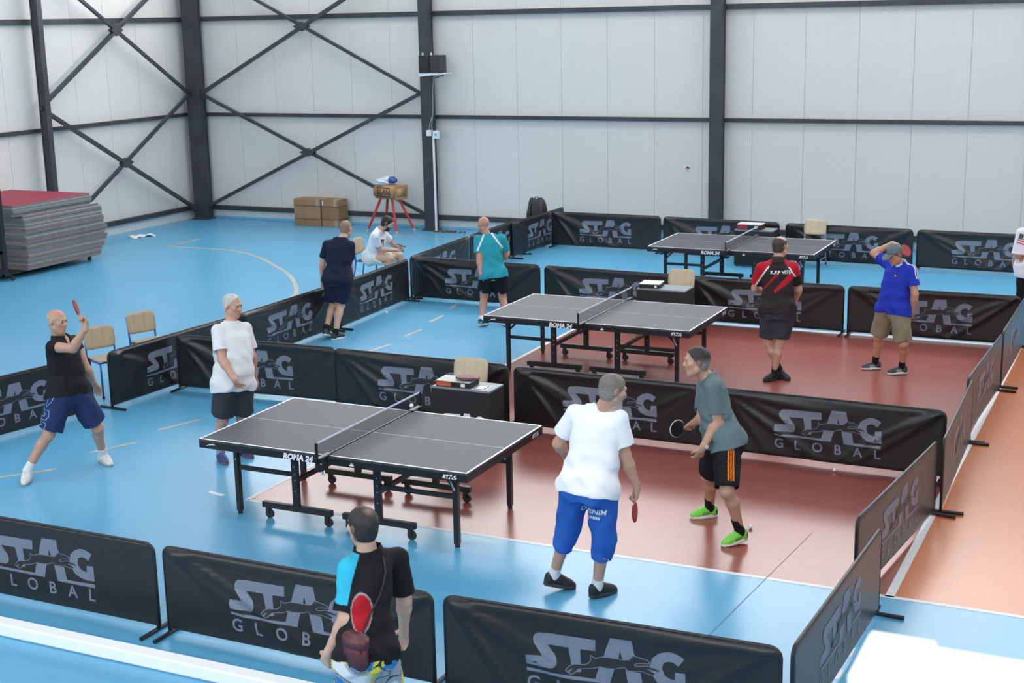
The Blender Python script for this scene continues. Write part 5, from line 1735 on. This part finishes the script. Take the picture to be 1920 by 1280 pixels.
def outline(P, w):
    """thin closed outline as a flat mesh in XY"""
    bm = bmesh.new()
    O = grow(P, w)
    a = [bm.verts.new((x, y, 0)) for x, y in P]; b = [bm.verts.new((x, y, 0)) for x, y in O]
    n = len(P)
    for i in range(n): bm.faces.new((a[i], a[(i + 1) % n], b[(i + 1) % n], b[i]))
    me = bpy.data.meshes.new('o'); bm.to_mesh(me); bm.free()
    return me
def filled(P):
    bm = bmesh.new(); f = bm.faces.new([bm.verts.new((x, y, 0)) for x, y in P])
    bmesh.ops.triangulate(bm, faces=[f])
    bmesh.ops.subdivide_edges(bm, edges=bm.edges[:], cuts=2)
    me = bpy.data.meshes.new('o'); bm.to_mesh(me); bm.free()
    return me
def wristband(p, S, m, face, r=.031):
    el, wr = p.J['el' + S], p.J['wr' + S]
    n = nrm(wr - el); c = wr - n * .025
    a = c - p.base; b = MB(); b.cyl(a - n * .011, a + n * .011, r * p.s, n=20)
    t = part('wristwatch', b, m, p.root)
    q = p.handinfo[S]['pn'] * -1
    q = nrm(q - (q @ n) * n)
    part('watch_face', MB().cyl(a + q * (r - .002), a + q * (r + .009), .017, n=16), face, t)
    return t

# --- bald player in black shirt, arm with bat raised
J = POSES['p1']
p1 = Person('p1', 'bald man in black shirt and navy shorts lunging with bat raised before his face', J, 1.76, look(112), -0.10, h=.0062, skin=SK_M, belly=.02,
            hair=dict(style='fringe', col=(.42, .36, .32), stub=.45, th=.0035, top=.05, red=.5, brow=(.25, .17, .13)),
            hands=dict(R=dict(dir=nrm(A_([0, 0, .9]) - RTv * .15 + FWv * .2), thumb=RTv * .6 + UPv * .4 - FWv * .3, curl=1.15), L=dict(curl=.35)),
            shirt=dict(col=(.011, .011, .013), sleeve=.30, hem=-.03, vneck=.10, loose=.020, flare=.0, folds=.005),
            legs=dict(col=(.020, .034, .105), len=.86, w=.036, flare=.018),
            shoes=dict(col=(.70, .69, .66), sole=(.46, .41, .34), lace=(.5, .5, .48)), socks=dict(col=(.72, .72, .72), h=.10))
hp = A_(p1.J['hipR']); kn = A_(p1.J['knR'])
fx = nrm(-FWv * .6 + RTv * .25)
ydir = nrm(hp - kn); 
view = nrm(-FWv + UPv * .1); xd = nrm(np.cross(ydir, view))
for k, (P, oy) in enumerate((([(-.045, .10), (.045, .10), (.03, .02), (-.01, -.045), (-.012, .05)], .10), ([(-.05, .05), (.03, .055), (.045, .0), (.02, -.04), (-.03, -.05), (-.05, -.03), (.0, -.01), (.005, .02)], -.035), ([(-.045, .03), (.04, .025), (.035, -.02), (.0, -.04), (-.045, -.03), (.0, .0)], -.135))):
    c = hp * .62 + kn * .38 + ydir * oy - RTv * .075
    on_cloth(outline(P, .006), p1.shorts, c, xd, np.cross(view, xd), .003, 'emblem', MT['blue_plinth'], p1.root, p1.base)
hi = p1.handinfo['R']
bat(hi['p'] - UPv * .03 + RTv * .0, UPv * .95 - RTv * .30 + FWv * .05, RTv * .97 + FWv * .12, 'red table tennis bat held up by the bald man in black')

# --- white-haired man
p2 = Person('p2', 'white-haired man in white t-shirt and dark grey shorts standing at table end', POSES['p2'], 1.76, look(118), -0.16, h=.0062, skin=(.52, .29, .215), belly=.055, wide=1.06,
            hair=dict(style='full', col=(.52, .51, .50), stub=.85, th=.0045, rough=.0035, brow=(.5, .45, .42), line=.052),
            hands=dict(R=dict(curl=.55), L=dict(curl=.3)),
            shirt=dict(col=(.70, .715, .75), sleeve=.70, hem=-.17, loose=.026, flare=.012, folds=.007),
            legs=dict(col=(.042, .045, .055), len=.84, w=.034, flare=.02),
            shoes=dict(col=(.035, .045, .20), sole=(.16, .09, .10), lace=(.1, .1, .3)), socks=dict(col=(.30, .30, .42), h=.08))
hi = p2.handinfo['R']
bs = MB().tube([hi['p'] - p2.base + hi['d'] * (-.045) - hi['th'] * .035, hi['p'] - p2.base - hi['d'] * .055 + hi['pn'] * .0 - RTv * .045 + UPv * .035], .009, 8)
part('wrist_strap', bs, 'rubber', p2.root)

# --- man in navy, seen from behind
p3 = Person('p3', 'man in navy t-shirt and shorts walking away beside the left barriers', POSES['p3'], 1.76, look(28), -0.18, h=.0078, skin=SK_L,
            hair=dict(style='full', col=(.27, .17, .12), stub=.5, th=.0028, rough=.001),
            hands=dict(L=dict(curl=.3), R=dict(curl=.6)),
            shirt=dict(col=(.011, .015, .038), sleeve=.66, hem=-.12, loose=.024),
            legs=dict(col=(.013, .018, .045), len=.80, w=.034, flare=.018),
            shoes=dict(col=(.03, .035, .035), sole=(.72, .72, .72), lace=(.5, .5, .5)), socks=dict(col=(.012, .012, .012), h=.06))

# --- seated man with phone
p4 = Person('p4', 'dark-haired bearded man in white seated on chair, looking at phone', POSES['p4'], 1.76, look(92), -0.50, h=.0078, skin=SK_L,
            hair=dict(style='full', col=(.013, .010, .010), stub=.75, th=.007, rough=.003, line=.0),
            beard=dict(mesh=True, col=(.016, .011, .010), stub=.8, len=.008),
            hands=dict(R=dict(curl=.8), L=dict(curl=.8)),
            shirt=dict(col=(.80, .80, .86), sleeve=.66, hem=.05, loose=.020, hipw=.012),
            legs=dict(col=(.70, .68, .62), len=.86, w=.03, nocut=1),
            shoes=dict(col=(.6, .6, .6), sole=(.6, .6, .6)), socks=dict(col=(.7, .7, .7), h=.06))
c = (p4.J['shL'] * .35 + p4.J['shR'] * .65) - p4.ax * .12
on_cloth(filled([(-.07, -.075), (.07, -.075), (.07, .075), (-.07, .075)]), p4.shirt, c, p4.xn * 1.0, p4.ax, .004, 'emblem', MT['logo_dark'], p4.root, p4.base)
on_cloth(filled([(-.04, -.05), (-.02, -.05), (-.02, .05), (-.04, .05)]), p4.shirt, c, p4.xn * 1.0, p4.ax, .006, 'emblem', MT['white_print'], p4.root, p4.base)
on_cloth(filled([(.01, -.05), (.045, -.05), (.035, .05), (.015, .05)]), p4.shirt, c, p4.xn * 1.0, p4.ax, .006, 'emblem', MT['white_print'], p4.root, p4.base)
hi = p4.handinfo['R']
ph = tag(empty('phone', Vector(hi['p'] + RTv * .03 + UPv * .03), YAW), 'black phone in hands of the seated man', 'phone')
part('phone_body', MB().bar((-.0, -.075, -.01), (.0, .075, .045), .075, .009, (0, 0, 1), .003), 'phone', ph)
part('screen', MB().bar((-.0, -.07, -.003), (.0, .07, .048), .066, .002, (0, 0, 1)), 'speaker_side', ph)

# --- man in teal
def teal(s, P):
    t, u, v = s.local(P)
    col = np.tile(A_([.022, .300, .375]), (len(P), 1))
    m = (t > .66) & (np.abs(np.abs(u) - (.072 + (1.02 - t) * .32)) < .0135) & (np.abs(u) < .2)
    m |= (t <= .66) & (t > -.3) & (np.abs(u) > .13) & (np.abs(v + .02) < .012) & (np.abs(u) < .215)
    col[m] = [.74, .78, .80]
    m2 = (t <= .62) & (t > .30) & (np.abs(u) > .12) & (np.abs(v + .045) < .014) & (np.abs(u) < .215)
    col[m2] = [.02, .05, .07]
    return col
p5 = Person('p5', 'bald man in teal shirt with white shoulder stripes and black shorts', POSES['p5'], 1.68, look(-38), -0.10, h=.0075, skin=(.50, .26, .185), belly=.02, wide=.97,
            hair=dict(style='fringe', col=(.40, .25, .19), stub=.25, th=0, red=.7),
            hands=dict(L=dict(curl=.9), R=dict(curl=.6)),
            shirt=dict(col=teal, sleeve=.72, hem=-.10, loose=.017, hipw=.034, flare=.014),
            legs=dict(col=(.010, .010, .012), len=.66, w=.03, flare=.02),
            shoes=dict(col=(.014, .016, .018), heel=(.02, .25, .32), sole=(.65, .66, .66), lace=(.4, .4, .4)), socks=dict(col=(.7, .7, .7), h=.045))
wristband(p5, 'L', 'rubber', 'speaker')

# --- man in red and black
def redblack(s, P):
    t, u, v = s.local(P)
    col = np.tile(A_([.026, .021, .023]), (len(P), 1))
    R_ = A_([.46, .014, .028]); Wh = A_([.75, .74, .76])
    def band(p, q, w0, w1):
        p, q = A_(p), A_(q); d = q - p; L = d @ d
        X = np.stack([u, (t)*.5], 1) - A_([p[0], p[1]*.5]); D = A_([d[0], d[1]*.5])
        k = (X @ D) / (D @ D); kk = np.clip(k, 0, 1)
        dist = np.linalg.norm(X - kk[:, None] * D, axis=1)
        return (dist < w0 + (w1 - w0) * kk)
    back = v < .03
    m = band((.155, .46), (.0, .76), .012, .014) & back; col[m] = R_ * .75
    m = band((.02, .40), (-.19, .76), .016, .04) & back; col[m] = R_
    # shoulders: raglan red, white piping
    el = s.J['elL']; sh = s.J['shL']; a = ((P - sh) @ nrm(el - sh)) / np.linalg.norm(el - sh)
    edge = .075 + (1.0 - t) * .40
    mL = (u > edge) & (t > .4) & (u > .06); col[mL & (u > 0)] = R_
    mR = (-u > edge) & (t > .55) & (u < 0); col[mR] = R_
    w = (np.abs(u - edge) < .011) & (t > .5) & (t < .92); col[w & (u > 0)] = Wh
    w = (np.abs(-u - edge - .012) < .010) & (t > .62) & (t < .9); col[w & (u < 0)] = Wh
    er = s.J['elR']; sr = s.J['shR']; ar = ((P - sr) @ nrm(er - sr)) / np.linalg.norm(er - sr)
    m = (u < -.16) & (ar > .32) & (t < .85); col[m] = [.02, .018, .02]
    return col
p6 = Person('p6', 'man in red and black lettered polo and dark shorts, seen from behind', POSES['p6'], 1.76, look(52), -0.08, h=.0072, skin=SK_L,
            hair=dict(style='fringe', col=(.050, .040, .036), stub=.55, th=.008, top=.085, rough=.003),
            hands=dict(L=dict(curl=.7), R=dict(curl=.7)),
            shirt=dict(col=redblack, sleeve=.74, hem=-.08, loose=.022, flare=.010, polo=(.030, .024, .028), name='polo_shirt'),
            legs=dict(col=(.040, .047, .062), len=.80, w=.034, flare=.016),
            shoes=dict(col=(.010, .010, .011), sole=(.012, .012, .012), lace=(.02, .02, .02)), socks=dict(col=(.012, .014, .015), h=.17, w=.004))
c = p6.pel + p6.ax * p6.L * .79 - p6.xn * .055
on_cloth(T_ITEMS['K.P.P VITIA'], p6.shirt, c + p6.xn * .012, -p6.xn, p6.ax + p6.xn * .0, .005, 'lettering', MT['white_print'], p6.root, p6.base)

# --- man in blue shirt and grey cap, hand on head
def bluepolo(s, P):
    t, u, v = s.local(P)
    col = np.tile(A_([.018, .040, .440]), (len(P), 1))
    sh, el = s.J['shL'], s.J['elL']; d = nrm(el - sh); a = (P - sh) @ d
    w = (P - sh) @ nrm(s.fw - (s.fw @ d) * d)
    m = (u > .07) & (a < .13) & ((np.abs(w + .018) < .0075) | (np.abs(w - .012) < .0075)) & (((P - sh) @ nrm(s.xn + s.ax)) > .0)
    col[m] = [.78, .78, .82]
    return col
Jp = dict(POSES['p7'])
p7 = Person('p7', 'man in blue striped polo, khaki shorts and grey cap, hand on head', Jp, 1.69, look(-112), -0.42, h=.0072, skin=SK_M, belly=.03,
            hair=dict(style='full', col=(.12, .10, .09), stub=.5, th=.003),
            hands=dict(R=dict(thumb=np.cross([0, 0, 1.0], nrm(A_(Jp['tipR']) - A_(Jp['wrR']))), curl=.35), L=dict(curl=.3)),
            shirt=dict(col=bluepolo, sleeve=.64, hem=-.13, loose=.024, flare=.012, polo=(.74, .74, .77), name='polo_shirt'),
            legs=dict(col=(.235, .215, .150), len=.92, w=.036, flare=.016, name='khaki_shorts'),
            shoes=dict(col=(.045, .048, .058), sole=(.74, .74, .76), stripe=(.6, .6, .62), lace=(.2, .2, .2)), socks=dict(col=(.012, .012, .013), h=.10),
            cap=dict(col=(.125, .165, .180)))
gl, _ = grown('sunglasses', [ellip(p7.hp(q * .033, .1, .012), p7.HR, A_([.022, .008, .014]), .004) for q in (1, -1)] + [rcone(p7.hp(-.06, .085, .016), p7.hp(.06, .085, .016), .004, .004, .004)] +
      [rcone(p7.hp(q * .066, .075, .016), p7.hp(q * .08, .0, .01), .0035, .0035, .003) for q in (1, -1)], .0035, p7.base, 'phone', (.01, .01, .01), p7.root)
c = p7.pel + p7.ax * p7.L * .74 + p7.xn * .075
on_cloth(filled([(.022 * math.cos(a), .026 * math.sin(a)) for a in np.linspace(0, 2 * PI, 13)[:-1]]), p7.shirt, c, p7.xn, p7.ax, .004, 'badge', MT['speaker_side'], p7.root, p7.base)
on_cloth(filled([(.010 * math.cos(a), .012 * math.sin(a)) for a in np.linspace(0, 2 * PI, 9)[:-1]]), p7.shirt, c, p7.xn, p7.ax, .006, 'badge', MT['ply'], p7.root, p7.base)
hi = p7.handinfo['R']
bat(hi['p'] + RTv * .01 + FWv * .03 - UPv * .01, RTv * .80 - UPv * .42 + FWv * .2, UPv * .62 - FWv * .75, 'red bat held behind the grey cap by man in blue')

# --- man at the right edge
def stand(base, deg, H, arms=.05, elbow=.10):
    f = math.cos(math.radians(deg)) * FWv + math.sin(math.radians(deg)) * RTv
    l = A_([-f[1], f[0], 0]); b = A_([*base, 0.0]); k = H
    J = {}
    J['hipL'] = b + l * .052 * k + UPv * .515 * k; J['hipR'] = b - l * .052 * k + UPv * .515 * k
    J['neck'] = b + UPv * .83 * k + f * .01; J['head'] = b + UPv * .935 * k + f * .04
    for S, q in (('L', 1), ('R', -1)):
        J['sh' + S] = b + l * q * .108 * k + UPv * .80 * k
        J['el' + S] = J['sh' + S] - UPv * .168 * k + l * q * arms - f * .01
        J['wr' + S] = J['el' + S] - UPv * .05 * k + f * elbow - l * q * .12
        J['tip' + S] = J['wr' + S] - UPv * .09 * k + f * .03
        J['kn' + S] = b + l * q * .056 * k + UPv * .28 * k + f * .015
        J['an' + S] = b + l * q * .062 * k + UPv * .088
        J['toe' + S] = J['an' + S] + f * .17 + l * q * .03 - UPv * .058
    return J
def whitepink(s, P):
    return np.tile(A_([.76, .76, .84]), (len(P), 1))
p8 = Person('p8', 'man in loose white shirt with flag patch at right picture edge', stand((6.10, 10.55), -14, 1.76, .03, .26), 1.76, look(-20), -0.1, h=.008, skin=SK_M, wide=1.06, belly=.03,
            hair=dict(style='full', col=(.05, .04, .035), stub=.5, th=.008),
            shirt=dict(col=whitepink, sleeve=.98, hem=-.20, loose=.045, flare=.03, folds=.009),
            legs=dict(col=(.010, .010, .011), len=1.9, w=.02, name='trousers'),
            shoes=dict(col=(.02, .02, .02), sole=(.3, .3, .3)), socks=dict(col=(.02, .02, .02), h=.05))
ca = A_([p8.J['shL'] * .72 + p8.J['elL'] * .28])[0]
xd = nrm(RTv * .8 - UPv * .35); yd = nrm(UPv * .9 + RTv * .3)
vw = -FWv; xd = nrm(np.cross(yd, vw)); yd = np.cross(vw, xd)
on_cloth(filled([(-.055, .0), (-.005, .0), (-.005, .075), (-.055, .075)]), p8.shirt, ca, xd, yd, .005, 'flag_patch', MT['phone'], p8.root, p8.base)
for i in range(4):
    y = -.06 + i * .034
    on_cloth(filled([(-.055 if y < -.01 else .0, y), (.07, y), (.07, y + .015), (-.055 if y < -.01 else .0, y + .015)]), p8.shirt, ca, xd, yd, .005, 'flag_patch', MT['red_lever'], p8.root, p8.base)

# --- crouching man in grey
def stripes(s, P):
    col = np.tile(A_([.011, .011, .013]), (len(P), 1))
    hip, kn = s.J['hipL'], s.J['knL']
    d = nrm(kn - hip); a = (P - hip) @ d
    side = nrm(s.xp - (s.xp @ d) * d); fr = nrm(np.cross(d, side))
    w = (P - hip) @ fr; o = (P - hip) @ side
    sgn = 1
    m = (o > .03) & (a > -.16) & (a < .37) & ((np.abs(w) < .0068) | (np.abs(w - .0225) < .0068) | (np.abs(w + .0225) < .0068))
    col[m] = [.80, .20, .015]
    return col
p9 = Person('p9', 'man in grey-green t-shirt, orange-striped black shorts and lime shoes, half crouched', POSES['p9'], 1.80, look(-90), -0.06, h=.0060, skin=SK_M, belly=.03,
            hair=dict(style='full', col=(.028, .022, .020), col2=(.22, .21, .20), stub=.6, th=.009, line=.034, rough=.003, brow=(.05, .035, .03)),
            hands=dict(R=dict(curl=1.1), L=dict(curl=.4)),
            shirt=dict(col=(.125, .180, .195), sleeve=.74, hem=-.10, loose=.018, flare=.012, folds=.007),
            legs=dict(col=stripes, len=.93, w=.030, flare=.012),
            shoes=dict(col=(.20, .66, .075), sole=(.78, .80, .78), heel=(.02, .05, .02), stripe=(.05, .14, .04), lace=(.30, .75, .15)), socks=dict(col=(.011, .011, .012), h=.14))
wristband(p9, 'L', 'silver', 'white_plastic')
hi = p9.handinfo['R']
bat(hi['p'] - RTv * .01, -RTv * .84 + UPv * .05 - FWv * .54, FWv * .80 - RTv * .55, 'black bat held low by the man in grey-green shirt', False)

# --- bearded man in white and blue
p10 = Person('p10', 'bearded man in white t-shirt and blue cropped trousers, seen from behind', POSES['p10'], 1.82, look(66), -0.25, h=.0060, skin=(.52, .30, .215), belly=.05, wide=1.04,
             hair=dict(style='full', col=(.175, .15, .13), stub=.6, th=.007, rough=.002, line=0.01, col2=(.23, .21, .19)),
             beard=dict(mesh=True, col=(.36, .34, .32), stub=.7, len=.05),
             hands=dict(R=dict(dir=nrm(-UPv + RTv * .0), thumb=nrm(RTv * .2 + FWv * .8), curl=1.0), L=dict(curl=.5)),
             shirt=dict(col=(.84, .86, .92), sleeve=.66, hem=-.10, loose=.024, flare=.018, folds=.007),
             legs=dict(col=(.028, .125, .50), len=1.40, w=.026, folds=.007, name='cropped_trousers'),
             shoes=dict(col=(.014, .014, .016), sole=(.045, .042, .042), lace=(.03, .03, .03)), socks=dict(col=(.74, .75, .76), h=.075))
vw = nrm(-FWv + UPv * .12)
xd = nrm(RTv * .96 - UPv * .10); xd = nrm(xd - (xd @ vw) * vw); yd = np.cross(vw, xd)
c = p10.J['hipR'] * .70 + p10.J['hipL'] * .30 - FWv * .1 - UPv * .15
on_cloth(T_ITEMS['DENIM'], p10.shorts, c, xd, yd, .004, 'lettering', MT['white_print'], p10.root, p10.base)
for i in range(5):
    x0 = -.042 + i * .0185
    on_cloth(filled([(x0, -.066), (x0 + .015, -.066), (x0 + .015, -.042), (x0, -.042)]), p10.shorts, c, xd, yd, .004, 'lettering', MT['white_print'], p10.root, p10.base)
hi = p10.handinfo['R']
bat(hi['p'] + UPv * .035, -UPv * .98 + RTv * .06, RTv * .95 - FWv * .3, 'red bat hanging from right hand of the bearded man')

# --- foreground man with bag
def blackcyan(s, P):
    t, u, v = s.local(P)
    col = np.tile(A_([.012, .011, .012]), (len(P), 1))
    q = P - s.base; r = q @ RTv; z = q[:, 2]
    back = (q @ FWv) < .10
    lim = np.interp(z, [1.19, 1.31, 1.43, 1.50, 1.57, 1.62], [-.085, -.058, -.022, .018, .09, .13])
    col[(r < lim) & (z > 1.19)] = [.035, .45, .66]
    e = ((r + .005) / .055) ** 2 + ((z - 1.15) / .095) ** 2
    col[back & (e < 1.25)] = [.30, .28, .29]
    col[back & (e < 1.0)] = [.40, .012, .020]
    return col
def swirl(s, P):
    q = P * 9.0
    n1 = np.sin(q[:, 0] * 2.1 + 2 * np.sin(q[:, 2] * 1.7)) + np.sin(q[:, 1] * 1.9 + q[:, 2] * 2.3 + 1.2 * np.sin(q[:, 0] * 2.9))
    n2 = np.sin(q[:, 2] * 2.6 + 1.7 * np.sin(q[:, 0] * 2.2 + q[:, 1])) + np.sin(q[:, 0] * 1.7 - q[:, 1] * 2.4 + 3)
    col = np.tile(A_([.33, .35, .40]), (len(P), 1))
    col[n1 > .55] = [.03, .22, .50]; col[n2 > .75] = [.62, .60, .09]; col[(n1 < -.9)] = [.62, .64, .68]
    col[(np.abs(n1 - n2) < .16)] = [.03, .03, .045]
    return col
p11 = Person('p11', 'man in black and cyan polo and patterned shorts, back turned, in the foreground', POSES['p11'], 1.71, look(-42), -0.02, h=.0056, skin=SK_L, wide=.84,
             hair=dict(style='full', col=(.022, .016, .014), stub=.8, th=.008, rough=.0022, grad=0, crown=.6),
             beard=dict(mesh=False, col=(.05, .04, .035), stub=.6),
             hands=dict(L=dict(curl=.45), R=dict(curl=.35)),
             shirt=dict(col=blackcyan, sleeve=.80, hem=-.12, loose=.013, hipw=.022, flare=.010, polo=(.012, .011, .012), folds=.007, name='polo_shirt'),
             legs=dict(col=swirl, len=.92, w=.036, flare=.02, name='patterned_shorts'),
             shoes=dict(col=(.3, .3, .3), sole=(.6, .6, .6)), socks=dict(col=(.7, .7, .7), h=.06))
# shoulder bag on his left hip, strap across the back
sv = [v.co.copy() for v in p11.shirt.data.vertices]
tb = BVHTree.FromPolygons(sv, [q.vertices[:] for q in p11.shirt.data.polygons])
def on_back(t, u, out=.006):
    c = p11.pel + p11.ax * p11.L * t + p11.xn * u - p11.base
    hit = tb.ray_cast(Vector(c - p11.fw * .6), Vector(p11.fw))
    return np.array(hit[0]) + p11.base - p11.fw * out if hit[0] is not None else None
bc = p11.pel + p11.ax * p11.L * .10 + p11.xn * .20 - p11.fw * .095 + RTv * .045
bg = tag(empty('shoulder_bag', Vector(bc), look(38) + PI / 2), 'maroon shoulder bag at left hip of the man in black and cyan', 'bag')
MT['bag_maroon'] = mat('maroon_leather', (.105, .022, .028), .45, noise=.2, nscale=12, bump=.1, bscale=80)
part('bag_body', MB().box(-.080, .080, -.038, .038, -.115, .085, bev=.02), 'bag_maroon', bg, None, True)
part('flap', MB().box(-.083, .083, -.046, .040, .0, .095, bev=.018), 'bag_maroon', bg, None, True)
part('flap_edge', MB().box(-.081, .081, -.049, -.040, -.018, -.004, bev=.003), 'rubber', bg)
part('front_pocket', MB().box(-.065, .065, -.052, -.036, -.105, -.02, bev=.008), 'bag_maroon', bg)
pts = []
top = bc + p11.xn * -.06 + UPv * .09
pts.append(top - p11.base)
for t, u in ((.30, .10), (.42, .055), (.55, .01), (.68, -.02), (.80, -.035), (.90, -.035), (.97, -.03)):
    q = on_back(t, u)
    if q is not None: pts.append(q - p11.base)
sb = MB().tube([Vector(q + p11.base - bc) for q in pts], .006, 6)
st = part('strap', sb, 'rubber', bg)
st.matrix_basis = Matrix.Rotation(-bg.rotation_euler.z, 4, 'Z')
